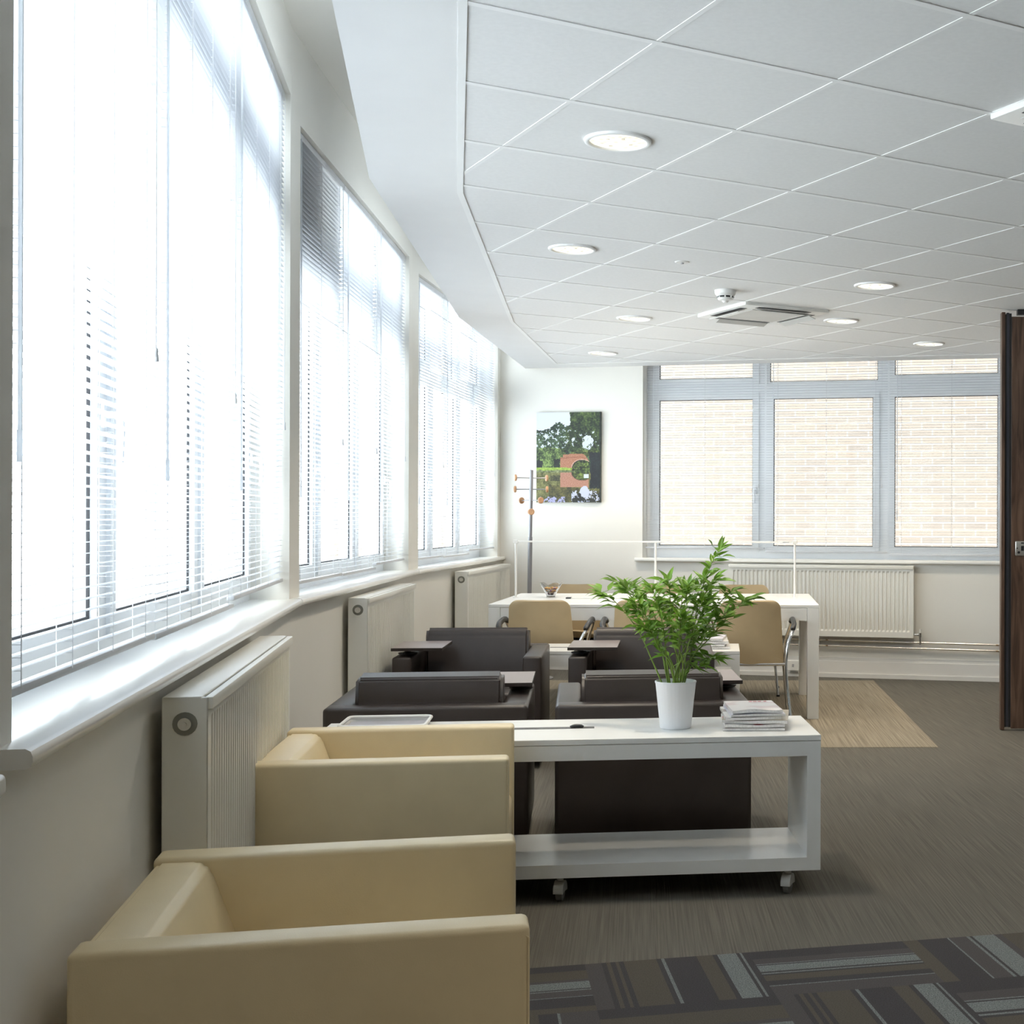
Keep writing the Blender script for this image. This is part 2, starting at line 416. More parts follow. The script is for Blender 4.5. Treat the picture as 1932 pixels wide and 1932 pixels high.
GO = Vector((-0.3084, 3.6269)); GT = 0.5486; GA = Vector((math.cos(GT), math.sin(GT))); GB = Vector((-math.sin(GT), math.cos(GT))); GW = 0.6
def cell(i, j): return GO + GA * GW * i + GB * GW * j
bm = B()
for fam, (along, across, rng) in enumerate(((GA, GB, range(-18, 18)), (GB, GA, range(-12, 18)))):
    for k in rng:
        c = clip_line(GO + across * GW * k, along, field)
        if not c: continue
        p0, p1 = GO + across * GW * k + along * c[0], GO + across * GW * k + along * c[1]
        hw = across * (0.008 if fam else 0.012)
        prism(bm, [tuple(p0 - hw), tuple(p1 - hw), tuple(p1 + hw), tuple(p0 + hw)], CZ - (0.0016 if fam else 0.0026), CZ + 0.001)
struct(obj('trim_2', bm, TBAR))

# skirting on the back wall and along the bay
bm = B()
prism(bm, [Q(-2.30, 0.0), Q(5.98, 0.0), Q(5.98, -0.012), Q(-2.30, -0.012)], 0.0, 0.165)
prism(bm, [Q(-2.30, -0.012), Q(5.98, -0.012), Q(5.98, -0.024), Q(-2.30, -0.024)], 0.0, 0.135)
prism(bm, [Q(-2.30, -0.024), Q(5.98, -0.024), Q(5.98, -0.034), Q(-2.30, -0.034)], 0.0, 0.035)
struct(obj('baseboard_back', bm, BASEB))
bm = B()
for i in range(1, 5):
    prism(bm, [mitre(i, D0 - 0.018), mitre(i + 1, D0 - 0.018), mitre(i + 1, D0), mitre(i, D0)], 0.0, 0.12)
struct(obj('baseboard_left', bm, BASEB))

# ---------------------------------------------------------------- windows
def local_frame(i):
    """matrix: x along the facet, y outward, z up"""
    a, u, n, L = frame_of(i)
    return (a.x, a.y, 0), math.atan2(u.y, u.x)
def build_window(name, loc, rz, s, e, z0, z1, dw, lights, trz, sill_rng, head_cut=None, panel=None, handles=True, sill_front=0.0, wedge=None):
    root = sempty(name, loc, rz)
    n = lights; wl = (e - s) / n; fr = 0.055
    bm = B()
    box(bm, s, s + fr, dw, dw + 0.07, z0, z1); box(bm, e - fr, e, dw, dw + 0.07, z0, z1)
    box(bm, s + fr, e - fr, dw, dw + 0.07, z0, z0 + fr); box(bm, s + fr, e - fr, dw, dw + 0.07, z1 - fr, z1)
    box(bm, s + fr, e - fr, dw, dw + 0.07, trz - 0.035, trz + 0.035)
    for k in range(1, n):
        x = s + wl * k; box(bm, x - 0.035, x + 0.035, dw - 0.002, dw + 0.072, z0 + fr, z1 - fr)
    obj('frame', bm, UPVC, root)
    for k in range(n):
        a = s + (fr if k == 0 else wl * k + 0.035); b = (e - fr) if k == n - 1 else s + wl * (k + 1) - 0.035
        for lo, hi, sash in ((z0 + fr, trz - 0.035, True), (trz + 0.035, z1 - fr, k % 2 == 0)):
            sw = 0.055 if sash else 0.018; dd = dw - 0.012 if sash else dw + 0.01
            bm = B()
            box(bm, a, a + sw, dd, dd + 0.06, lo, hi); box(bm, b - sw, b, dd, dd + 0.06, lo, hi)
            box(bm, a + sw, b - sw, dd, dd + 0.06, lo, lo + sw); box(bm, a + sw, b - sw, dd, dd + 0.06, hi - sw, hi)
            g = 0.006
            for q in ((a + sw, a + sw + g, lo + sw, hi - sw), (b - sw - g, b - sw, lo + sw, hi - sw), (a + sw, b - sw, lo + sw, lo + sw + g), (a + sw, b - sw, hi - sw - g, hi - sw)):
                box(bm, q[0], q[1], dd + 0.016, dd + 0.022, q[2], q[3], 1)
            so = obj('sash', bm, [UPVC, GASK], root)
            bm = B(); 
            if panel == (k, sash): box(bm, a + sw, b - sw, dd + 0.02, dd + 0.04, lo + sw, hi - sw); obj('infill_panel', bm, mat('grey_infill_panel', (0.34, 0.34, 0.35), 0.6), root)
            elif panel and k == panel[0] and lo > trz: box(bm, a + sw, b - sw, dd + 0.02, dd + 0.04, lo + sw, hi - sw); obj('infill_panel', bm, mat('grey_infill_panel', (0.34, 0.34, 0.35), 0.6), root)
            else: box(bm, a + sw, b - sw, dd + 0.022, dd + 0.027, lo + sw, hi - sw); obj('pane', bm, GLASS, root)
            if sash and lo < trz and handles and (k != 1):
                hz = 1.55; hx = b - sw / 2
                bm = rbox(hx - 0.013, hx + 0.013, dd - 0.012, dd, hz - 0.03, hz + 0.03, 0.005, 2)
                tube(bm, smooth_path([(hx, dd - 0.01, hz), (hx, dd - 0.035, hz - 0.002), (hx, dd - 0.045, hz - 0.03), (hx, dd - 0.042, hz - 0.11)], 5), 0.008, 8)
                obj('handle', bm, UPVC, so, True)
    a, b = sill_rng
    bm = B()
    # sill board with a rounded nosing (profile in the outward/z plane)
    pr = [(dw, SZ), (0.010 + sill_front, SZ), (0.003 + sill_front, SZ - 0.004), (sill_front, SZ - 0.012), (sill_front, SZ - 0.020), (0.003 + sill_front, SZ - 0.027), (0.010 + sill_front, SZ - 0.030), (dw, SZ - 0.030)]
    va = [bm.verts.new((a, d, z)) for d, z in pr]; vb = [bm.verts.new((b, d, z)) for d, z in pr]
    bm.faces.new(va); bm.faces.new(vb[::-1])
    for k in range(len(pr)): bm.faces.new((va[k], vb[k], vb[(k + 1) % len(pr)], va[(k + 1) % len(pr)]))
    obj('sill', bm, SILL, root, True)
    return root
DW = 0.205
TR = {1: 2.5, 2: 2.56, 3: 2.43, 4: 2.355}
for n, i in enumerate((1, 2, 3, 4)):
    loc, rz = local_frame(i); s, e, h = wt(i); L = frame_of(i)[3]
    sr = {1: (-0.2, L - 0.19), 2: (0.0, L - 0.004), 3: (0.006, L - 0.004), 4: (0.006, L - 0.12)}[i]
    if i == 1:
        so = sempty('trim_3', loc, rz)
        obj('sill', rbox(2.0, sr[1], 0.0, D0, SZ - 0.030, SZ, 0.008, 3), SILL, so, True); continue
    build_window('window_%d' % (n), loc, rz, s, e, SZ - 0.005, h, DW, 1 if i == 1 else 3, TR[i], sr, panel=(0, False) if i == 3 else None)
bl = math.atan2(BD.y, BD.x)
bo = Q(0, 0); kx = math.sqrt(1 + 0.212 ** 2)
build_window('window_4', (bo[0], bo[1], 0), bl, BX0 * kx, BX1 * kx, SZ - 0.005, 2.96, 0.13, 4, 2.42, ((BX0 - 0.055) * kx, (BX1 + 0.05) * kx), sill_front=-0.05)

# ---------------------------------------------------------------- venetian blinds
def slat_mesh(s, e, d, zb, zt, tilt, pitch=0.0215, hw=0.0125, bow=0.0022, tilt2=None):
    bm = B(); z = zt; ca = 0
    n = int((zt - zb) / pitch)
    for k in range(n):
        z = zb + (zt - zb) * (k + 0.5) / n
        tl = tilt if tilt2 is None else tilt + (tilt2 - tilt) * (k / n)
        row = []
        for q in (-1, -0.33, 0.33, 1):
            y = q * hw; zz = bow * (1 - q * q)
            yy, zz2 = y * math.cos(tl) - zz * math.sin(tl), y * math.sin(tl) + zz * math.cos(tl)
            row.append((bm.verts.new((s, d + yy, z + zz2)), bm.verts.new((e, d + yy, z + zz2))))
        for a, b in zip(row, row[1:]): bm.faces.new((a[0], a[1], b[1], b[0]))
    return bm
def blind(loc, rz, s, e, d, zb, zt, label, group, tilt=0.0, ladders=4, wand=True, tilt2=None, wand_z=1.5):
    root = thing('venetian_blind', label, 'blind', loc, rz, group)
    bm = B(); box(bm, s, e, d - 0.014, d + 0.014, zt - 0.028, zt); obj('headrail', bm, ALU, root)
    obj('slats', slat_mesh(s + 0.004, e - 0.004, d, zb + 0.03, zt - 0.035, tilt, tilt2=tilt2), SLAT, root, True)
    bm = rbox(s + 0.002, e - 0.002, d - 0.0125, d + 0.0125, zb, zb + 0.015, 0.004, 2); obj('bottom_rail', bm, SLAT, root, True)
    for k in range(ladders):
        x = s + (e - s) * (0.10 + 0.80 * k / (ladders - 1))
        bm = B()
        for yy in (-0.0135, 0.0135): box(bm, x - 0.0007, x + 0.0007, d + yy - 0.0007, d + yy + 0.0007, zb + 0.01, zt - 0.03)
        n = int((zt - zb) / 0.0215)
        for q in range(n):
            z = zb + 0.03 + (zt - 0.035 - zb - 0.03) * (q + 0.5) / n - 0.002
            box(bm, x - 0.0005, x + 0.0005, d - 0.0135, d + 0.0135, z - 0.0005, z + 0.0005)
        obj('ladder_cord', bm, CORD, root)
    if wand:
        bm = B(); tube(bm, [(s + 0.07, d - 0.020, zt - 0.03), (s + 0.07, d - 0.022, wand_z)], 0.003, 8); tube(bm, [(s + 0.07, d - 0.022, wand_z), (s + 0.07, d - 0.022, wand_z - 0.05)], 0.0045, 8)
        obj('tilt_wand', bm, mat('clear_white_plastic', (0.85, 0.87, 0.9), 0.2, trans=0.85), root, True)
        bm = B(); tube(bm, [(e - 0.05, d - 0.02, zt - 0.03), (e - 0.05, d - 0.021, wand_z + 0.25)], 0.0012, 6); lathe(bm, [(0, 0.0), (0.006, 0.0), (0.004, 0.03), (0, 0.032)], 10, e - 0.05, d - 0.021, wand_z + 0.22)
        obj('pull_cord', bm, CORD, root, True)
    return root
BDP = 0.085
wn = {2: 'nearest window on the left', 3: 'middle window on the left', 4: 'farthest window on the left'}
pos = ['first', 'second', 'third']
for i in (2, 3, 4):
    loc, rz = local_frame(i); s, e, h = wt(i); g = 'slatted blinds in the ' + wn[i]
    cut = {2: (0.0, 0.315, 0.64, 1.0), 3: (0.0, 0.345, 0.66, 1.0), 4: (0.0, 0.30, 0.625, 1.0)}[i]
    zb = {2: (1.030, 1.026, 1.048), 3: (1.022, 1.018, 1.040), 4: (1.028, 1.020, 1.048)}[i]
    for k in range(3):
        a, b = s + 0.006 + (e - s - 0.012) * cut[k] + 0.004, s + 0.006 + (e - s - 0.012) * cut[k + 1] - 0.004
        lab = {2: ('white slatted blind at the near end of the nearest left window', 'white slatted blind in the middle of the nearest left window', 'white slatted blind with lifted bottom rail by the first pier'),
               3: ('white slatted blind in front of a grey infill panel, middle left window', 'white slatted blind in the centre of the middle left window', 'white slatted blind at the far end of the middle left window'),
               4: ('white slatted blind nearest the pier in the farthest left window', 'white slatted blind in the centre of the farthest left window', 'white slatted blind in the room corner beside the coat stand')}[i][k]
        blind(loc, rz, a, b, BDP, zb[k], h - 0.004, lab, g, tilt=-0.10, ladders=4 if i == 2 else 3, wand_z=1.45)
cuts = (BX0 * kx + 0.01, -0.035 * kx, 0.985 * kx, 2.0 * kx, BX1 * kx - 0.01)
for k, lab in enumerate(('white slatted blind at the left of the back window, nearest the picture', 'white slatted blind in the centre of the back window above the radiator', 'white slatted blind at the right of the back window beside the wooden door')):
    blind((bo[0], bo[1], 0), bl, cuts[k] + 0.004, cuts[k + 1] - 0.004, 0.05, (1.055, 1.030, 1.012)[k], 2.95, lab, 'slatted blinds in the back window', tilt=0.0, ladders=3, wand_z=1.35)

# neighbouring brick building outside the back window
bm = B(); box(bm, -7, 9, 0, 0.4, -3.0, 12.0); o = obj('brick_building', bm, brick_mat()); o.location = (1.5, 13.9, 0); o.rotation_euler = (0, 0, bl)
tag(o, 'pale brick wall of the next building outside the back window', 'building')

bm = B(); box(bm, -9, 11, 11.5, 17, -3.2, -3.0); struct(obj('outside_light_block', bm, mat('light_block_grey', (0.30, 0.29, 0.28), 0.9)))  # unseen slab added to block the glow from below on the brick wall

# ---------------------------------------------------------------- radiators
def radiator(loc, rz, s, e, dback, thick, z0, z1, label, group, pitch=0.0333, depth=0.008, plug=True):
    """x along the wall, front face towards -y"""
    root = thing('radiator', label, 'radiator', loc, rz, group)
    fr, bk = dback - thick, dback
    # front panel: flat border and pressed vertical flutes
    bm = B(); m = 0.03
    n = max(3, int((e - s - 2 * m) / pitch)); xs = []
    for k in range(n):
        a = s + m + (e - s - 2 * m) * k / n; p = (e - s - 2 * m) / n
        xs += [(a, 0), (a + 0.30 * p, 0), (a + 0.42 * p, 1), (a + 0.88 * p, 1)]
    xs = [(s, 0)] + xs + [(e - m, 0), (e, 0)]
    rows = [(z0, 0), (z0 + 0.045, 0), (z0 + 0.060, 1), (z1 - 0.060, 1), (z1 - 0.045, 0), (z1 - 0.004, 0)]
    grid = [[bm.verts.new((x, fr + (depth if (f and g) else 0), z)) for x, f in xs] for z, g in rows]
    for r0, r1 in zip(grid, grid[1:]):
        for k in range(len(xs) - 1): bm.faces.new((r0[k], r0[k + 1], r1[k + 1], r1[k]))
    obj('front_panel', bm, RAD, root)
    bm = B(); box(bm, s + 0.004, e - 0.004, bk - 0.012, bk, z0, z1 - 0.01); obj('back_panel', bm, RAD, root)
    for x0, x1 in ((s, s + 0.006), (e - 0.006, e)):
        bm = rbox(x0, x1, fr + 0.001, bk, z0 + 0.01, z1 - 0.002, 0.002, 1); obj('side_cover', bm, RAD, root)
    bm = rbox(s, e, fr + 0.012, bk, z1 - 0.008, z1, 0.003, 2)
    obj('top_grille', bm, RAD, root, True)
    bm = rbox(s + 0.004, e - 0.002, fr - 0.010, fr + 0.008, z1 - 0.030, z1 - 0.002, 0.003, 2); obj('front_lip', bm, RAD, root, True)
    if plug:
        cx_, cz_ = (fr + bk) / 2, z1 - 0.06
        bm = B()
        for r, z0_, z1_ in ((0.026, -0.0005, 0.001), (0.014, 0.001, 0.008), (0.005, 0.008, 0.012)):
            v0 = [bm.verts.new((s - z0_, cx_ + r * math.cos(2 * PI * k / 20), cz_ + r * math.sin(2 * PI * k / 20))) for k in range(20)]
            v1 = [bm.verts.new((s - z1_, cx_ + r * math.cos(2 * PI * k / 20), cz_ + r * math.sin(2 * PI * k / 20))) for k in range(20)]
            for k in range(20): bm.faces.new((v0[k], v0[(k + 1) % 20], v1[(k + 1) % 20], v1[k])).material_index = 1 if r == 0.026 else 0
            bm.faces.new(v1).material_index = 1 if r == 0.026 else 0
        obj('vent_plug', bm, [STEEL, mat('plug_recess', (0.25, 0.25, 0.22), 0.6)], root)
    return root
def t_at(i, X, Y):
    a, u, n, L = frame_of(i); return (Vector((X, Y)) - a).dot(u)
gr = 'radiators under the left windows'
for i, n0, f0, lab in ((2, (-1.346, 2.90), (-1.64, 4.42), 'tall white radiator beside the front cream armchairs'), (3, (-2.06, 6.50), (-2.17, 7.95), 'white radiator behind the left brown armchairs'), (4, (-2.36, 9.72), (-2.37, 11.40), 'white radiator in the corner left of the meeting desk')):
    loc, rz = local_frame(i)
    radiator(loc, rz, t_at(i, *n0), t_at(i, *f0), 0.022, 0.095, 0.12, 0.918, lab, gr)
radiator((bo[0], bo[1], 0), bl, -0.31 * kx, 1.205 * kx, -0.03, 0.07, 0.345, 0.932, 'long white fluted radiator under the back window', 'radiators', depth=0.010, plug=False)

# heating pipes along the back wall with valve
def bwp(x, d, z): q = Q(x, d); return (q[0], q[1], z)
for z, lab in ((0.310, 'upper bare heating pipe along the back wall under the radiator'), (0.262, 'lower bare heating pipe along the back wall above the skirting')):
    bm = B(); tube(bm, [bwp(-1.6, -0.045, z + 0.02), bwp(1.95, -0.045, z - 0.012), bwp(2.7, -0.045, z - 0.02)], 0.0085, 10)
    o = tag(obj('heating_pipe', bm, COPPER, None, True), lab, 'pipe', 'pipes under the back radiator')
    for x in (-0.15, 0.50, 1.86):
        bm = B(); p = Vector(bwp(x, -0.045, z + 0.02 - (x + 1.6) * 0.009)); q = Vector(bwp(x, 0.0, p.z))
        tube(bm, [q, p], 0.004, 8); lathe(bm, [(0.009, -0.004), (0.013, -0.004), (0.013, 0.004), (0.009, 0.004)], 14, p.x, p.y, p.z)
        obj('pipe_clip', bm, mat('tarnished_brass', (0.25, 0.14, 0.06), 0.5, metal=0.5), o)
vx = 1.255
v = thing('radiator_valve', 'small chrome lockshield valve at the right foot of the back radiator', 'valve', bwp(vx, -0.06, 0.0))
bm = B(); tube(bm, [(0, 0, 0.29), (0, 0, 0.36)], 0.008, 10); tube(bm, [(0, 0, 0.37), (-0.055, 0.01, 0.37)], 0.010, 10); tube(bm, [(0, 0, 0.35), (0, 0, 0.385)], 0.012, 10)
obj('valve_body', bm, CHROME, v, True)
bm = B(); lathe(bm, [(0, 0.0), (0.012, 0.0), (0.011, 0.03), (0, 0.032)], 14, 0, 0, 0.385); obj('valve_cap', bm, WHITE, v, True)
bm = B(); q0 = Q(0.165, -0.036); box(bm, 0, 0.008, -0.005, 0.005, 0, 0.09)
bm.free()
sk = thing('wall_socket', 'small white socket box on the skirting behind the desk leg', 'socket', (Q(0.225, -0.036)[0], Q(0.225, -0.036)[1], 0.05), bl)
bm = rbox(-0.05, 0.05, -0.03, 0.0, 0.0, 0.085, 0.004, 2); obj('faceplate', bm, WHITE, sk)
bm = B(); box(bm, -0.008, 0.008, -0.0315, -0.0295, 0.03, 0.055); obj('switch', bm, mat('grey_switch', (0.4, 0.4, 0.42), 0.5), sk)

# ---------------------------------------------------------------- door leaf (dark wooden folding screen door, right)
D = sempty('door_1', (1.449, 8.22, 0), math.radians(-1.0))
bm = rbox(0.0, 0.024, 0.0, 0.055, 0.004, 2.602, 0.003, 1); obj('edge_post', bm, WALNUT, D)
bm = B(); box(bm, 0.024, 0.034, 0.012, 0.05, 0.02, 2.59); box(bm, 0.050, 0.064, 0.012, 0.05, 0.02, 2.595); obj('rubber_seal', bm, BLACK, D)
bm = B(); box(bm, 0.034, 0.050, 0.018, 0.045, 0.02, 2.60); obj('seal_channel', bm, mat('blue_grey_metal', (0.10, 0.105, 0.13), 0.35, metal=0.6), D)
bm = rbox(0.064, 1.15, 0.008, 0.052, 0.012, 2.575, 0.002, 1); lf = obj('leaf', bm, WALNUT, D)
bm = rbox(0.088, 0.235, 0.0, 0.008, 1.088, 1.178, 0.006, 3); lp = obj('lock_plate', bm, STEEL, D, True)
bm = B(); box(bm, 0.124, 0.142, -0.0012, 0.0005, 1.118, 1.148); box(bm, 0.124, 0.142, -0.0012, 0.0005, 1.163, 1.170)
lathe_v = []
for cx_, cz_, r in ((0.110, 1.108, 0.008), (0.101, 1.134, 0.004)):
    vs = [bm.verts.new((cx_ + r * math.cos(2 * PI * k / 16), -0.0012, cz_ + r * math.sin(2 * PI * k / 16))) for k in range(16)]; bm.faces.new(vs)
obj('keyhole', bm, BLACK, lp)
bm = B(); box(bm, 0.10, 1.2, 0.0, 0.05, 2.585, 2.619); obj('ceiling_track', bm, BLACK, D)

# ---------------------------------------------------------------- ceiling fittings
LENS = emit_mat('lit_lamp_lens', (1.0, 0.96, 0.80), 0.85)
def downlight(x, y, label=None):
    r = thing('ceiling_light', label, 'ceiling light', (x, y, CZ), 0, 'round recessed ceiling lights')
    bm = B(); lathe(bm, [(0.098, -0.002), (0.100, -0.009), (0.108, -0.011), (0.115, -0.008), (0.117, 0.0005), (0.098, 0.0005)], 48); obj('rim', bm, TBAR, r, True)
    bm = B(); lathe(bm, [(0.0, -0.006), (0.06, -0.0055), (0.0985, -0.002)], 48); obj('lens', bm, LENS, r, True)
    bm = B()
    for a in (0.6, 2.2, 4.1, 5.2): 
        box(bm, 0.05 * math.cos(a) - 0.006, 0.05 * math.cos(a) + 0.006, 0.05 * math.sin(a) - 0.002, 0.05 * math.sin(a) + 0.002, -0.009, -0.006)
    obj('lamp_clip', bm, STEEL, r)
    ld = bpy.data.lights.new('downlight_lamp', 'SPOT'); ld.energy = 54; ld.color = (1.0, 0.87, 0.68); ld.spot_size = math.radians(125); ld.spot_blend = 0.8; ld.shadow_soft_size = 0.09
    lo = bpy.data.objects.new('downlight_lamp', ld); C.objects.link(lo); lo.parent = r; lo.location = (0, 0, -0.02)
    return r
d0 = downlight(-0.523, 4.572, 'large round ceiling light nearest the camera, above the rolling bench')
for x, y, lab in ((-0.952, 6.411, 'round ceiling light above the brown armchairs, second nearest the windows'), (-0.876, 8.631, 'round ceiling light left of the air conditioning cassette'),
                  (-1.309, 10.467, 'small round ceiling light farthest back near the picture wall'), (0.478, 8.708, 'round ceiling light touching the right corner of the cassette'),
                  (0.594, 7.39, 'round ceiling light right of the smoke detector, nearer the camera'), (1.195, 9.839, 'round ceiling light at the back, left of the wooden door'),
                                    (0.6, 0.55, 'added fill light in an unseen ceiling fitting above the camera'), (1.95, 2.2, 'added fill light in an unseen ceiling fitting right of the camera'), (2.9, 4.6, 'added fill light in an unseen ceiling fitting over the aisle to the right'),  # unseen fittings from here on are added for warm fill light
                  (3.3, 7.3, 'added fill light in an unseen ceiling fitting behind the wooden door'), (2.3, -0.9, 'added fill light in an unseen ceiling fitting behind the camera')):
    dup(d0, (x, y, CZ), 0, lab)
def cassette(i, j, label):
    c = cell(i + 0.5, j + 0.5)
    r = thing('air_conditioner', label, 'air conditioner', (c.x, c.y, CZ), GT)
    h = 0.305
    bm = rbox(-h, h, -h, h, -0.022, 0.001, 0.008, 2); obj('fascia', bm, WHITE, r, True)
    bm = rbox(-0.185, 0.185, -0.185, 0.185, -0.027, -0.021, 0.003, 1); obj('grille', bm, mat('grey_grille', (0.62, 0.61, 0.59), 0.6), r)
    for k in range(4):
        a = k * PI / 2
        bm = B(); box(bm, -0.19, 0.19, 0.225, 0.272, -0.0235, -0.0215); s = obj('air_slot', bm, BLACK, r); s.rotation_euler = (0, 0, a)
        bm = B(); 
        v = [bm.verts.new(p) for p in ((-0.18, 0.235, -0.030), (0.18, 0.235, -0.030), (0.18, 0.282, -0.046), (-0.18, 0.282, -0.046), (-0.18, 0.235, -0.027), (0.18, 0.235, -0.027), (0.18, 0.284, -0.043), (-0.18, 0.284, -0.043))]
        for q in ((0, 1, 2, 3), (4, 5, 6, 7), (0, 1, 5, 4), (2, 3, 7, 6), (1, 2, 6, 5), (0, 3, 7, 4)): bm.faces.new([v[z] for z in q])
        f = obj('louvre', bm, mat('pale_grey_louvre', (0.55, 0.55, 0.54), 0.5), r); f.rotation_euler = (0, 0, a)
    return r
cassette(4, 6, 'square white ceiling air conditioner beside the smoke detector')
cassette(2, -1, 'square ceiling air conditioner cut off by the right edge of the photo')
r = thing('smoke_detector', 'white dome smoke detector under the ceiling beside the air conditioner', 'smoke detector', (-0.248, 7.576, CZ))
bm = B(); lathe(bm, [(0, 0.0), (0.062, 0.0), (0.060, -0.022), (0.052, -0.030), (0.050, -0.034), (0, -0.034)], 32); obj('base', bm, WHITE, r, True)
bm = B(); lathe(bm, [(0.044, -0.034), (0.044, -0.044), (0, -0.044)], 32); obj('sensor_slot', bm, BLACK, r, True)
bm = B(); lathe(bm, [(0.046, -0.044), (0.040, -0.056), (0.020, -0.060), (0.012, -0.070), (0, -0.072)], 32); obj('cap', bm, WHITE, r, True)
bm = B()
for k in range(8):
    a = 2 * PI * k / 8; box(bm, 0.047 * math.cos(a) - 0.004, 0.047 * math.cos(a) + 0.004, 0.047 * math.sin(a) - 0.004, 0.047 * math.sin(a) + 0.004, -0.045, -0.033)
obj('cage_rib', bm, WHITE, r)
r = thing('ceiling_sensor', 'tiny flat round white sensor alone on a ceiling tile', 'sensor', (-0.441, 6.734, CZ))
bm = B(); lathe(bm, [(0, -0.006), (0.018, -0.006), (0.034, -0.004), (0.038, 0.0)], 28); obj('disc', bm, WHITE, r, True)
bm = B(); lathe(bm, [(0, -0.012), (0.008, -0.011), (0.010, -0.005)], 16); obj('sensor_eye', bm, mat('grey_switch', (0.4, 0.4, 0.42), 0.5), r, True)

# ---------------------------------------------------------------- beige inlay
bm = B(); prism(bm, [(-2.25, 7.52), (0.985, 7.61), (0.86, 10.74), (-2.25, 10.68)], 0.0, 0.002)
struct(obj('floor_inlay', bm, RUGM))

# ---------------------------------------------------------------- white meeting desk
dk = thing('meeting_desk', 'large white meeting desk with square legs in front of the back radiator', 'desk', (-0.755, 9.27, 0), math.radians(1.2))
W2, H2 = 1.078, 0.635
bm = rbox(-W2, W2, -H2, H2, 0.730, 0.750, 0.002, 1); obj('tabletop', bm, WHITE, dk)
for sx in (-1, 1):
    for sy in (-1, 1):
        x0 = sx * W2 - (0.076 if sx > 0 else 0); y0 = sy * H2 - (0.09 if sy > 0 else 0)
        bm = rbox(x0, x0 + 0.076, y0, y0 + 0.09, 0.0, 0.729, 0.002, 1); obj('leg', bm, WHITE, dk)
for y0 in (-H2 + 0.003, H2 - 0.023):
    bm = B(); box(bm, -W2 + 0.079, W2 - 0.079, y0, y0 + 0.02, 0.645, 0.728); obj('apron', bm, WHITE, dk)
for x0 in (-W2 + 0.01, W2 - 0.03):
    bm = B(); box(bm, x0, x0 + 0.02, -H2 + 0.093, H2 - 0.093, 0.645, 0.728); obj('apron', bm, WHITE, dk)
bm = rbox(-0.62, 0.62, -0.035, 0.035, 0.7505, 0.757, 0.002, 1); ct = obj('cable_lid', bm, WHITE, dk)
for x0 in (-0.655, 0.62):
    bm = B(); box(bm, x0, x0 + 0.035, -0.035, 0.035, 0.7505, 0.7585); obj('lid_end', bm, BLACK, ct)
fr = thing('desk_rail', 'thin white rail on three slender posts along the middle of the meeting desk', 'rail', (-0.795, 9.35, 0.7505), math.radians(0.6))
for x in (-0.985, -0.0, 0.985):
    bm = B(); tube(bm, [(x, 0, 0.003), (x, 0, 0.395)], 0.0075, 10); lathe(bm, [(0, 0), (0.02, 0), (0.02, 0.004), (0.008, 0.006)], 16, x, 0, 0); obj('post', bm, WHITE, fr, True)
bm = rbox(-0.985, 0.985, -0.008, 0.008, 0.390, 0.402, 0.002, 1); obj('top_rail', bm, WHITE, fr)
for x in (-0.985, 0.985):
    bm = rbox(x - 0.018, x + 0.018, -0.012, 0.012, 0.383, 0.408, 0.004, 2); obj('corner_joint', bm, WHITE, fr)
bm = B(); box(bm, 0.90, 0.945, -0.0095, -0.0075, 0.393, 0.399); obj('switch', bm, mat('grey_switch', (0.4, 0.4, 0.42), 0.5), fr)

# bowl of sweets on the desk
bw = thing('glass_bowl', 'small clear glass bowl with wavy rim on the left of the meeting desk', 'bowl', (-1.545, 9.42, 0.751))
CG = bpy.data.materials.new('clear_bowl_glass'); CG.use_nodes = True
_n = CG.node_tree; _p = _n.nodes['Principled BSDF']; _p.inputs['Transmission Weight'].default_value = 1.0; _p.inputs['Roughness'].default_value = 0.05; _p.inputs['IOR'].default_value = 1.3
def bowl_surface(bm, off):
    prof = [(0.028, 0.0), (0.03, 0.006), (0.042, 0.03), (0.060, 0.062), (0.078, 0.092)]
    seg = 40; rings = []
    for q, (r, z) in enumerate(prof):
        f = q / 4
        rings.append([bm.verts.new(((r - off) * (1 + 0.08 * f * math.cos(5 * 2 * PI * k / seg)) * math.cos(2 * PI * k / seg), (r - off) * (1 + 0.08 * f * math.cos(5 * 2 * PI * k / seg)) * math.sin(2 * PI * k / seg), z + (off if q < 4 else 0) + 0.012 * f * f * math.cos(5 * 2 * PI * k / seg))) for k in range(seg)])
    for a, b in zip(rings, rings[1:]):
        for k in range(seg): bm.faces.new((a[k], a[(k + 1) % seg], b[(k + 1) % seg], b[k]))
    bm.faces.new(rings[0]); return rings[-1]
bm = B(); a = bowl_surface(bm, 0); b = bowl_surface(bm, 0.003)
for k in range(40): bm.faces.new((a[k], a[(k + 1) % 40], b[(k + 1) % 40], b[k]))
obj('bowl_wall', bm, CG, bw, True)
bm = B(); lathe(bm, [(0.0, 0.0), (0.032, 0.0), (0.030, 0.006), (0.0, 0.006)], 24); obj('foot', bm, CG, bw, True)
cols = [('orange', (0.85, 0.45, 0.12)), ('yellow', (0.9, 0.75, 0.2)), ('pink', (0.85, 0.45, 0.45)), ('mauve', (0.5, 0.3, 0.42)), ('white', (0.9, 0.88, 0.85))]
rnd = random.Random(11)
lay = [(0.022, 3, 0.014), (0.042, 5, 0.026), (0.062, 6, 0.038)]
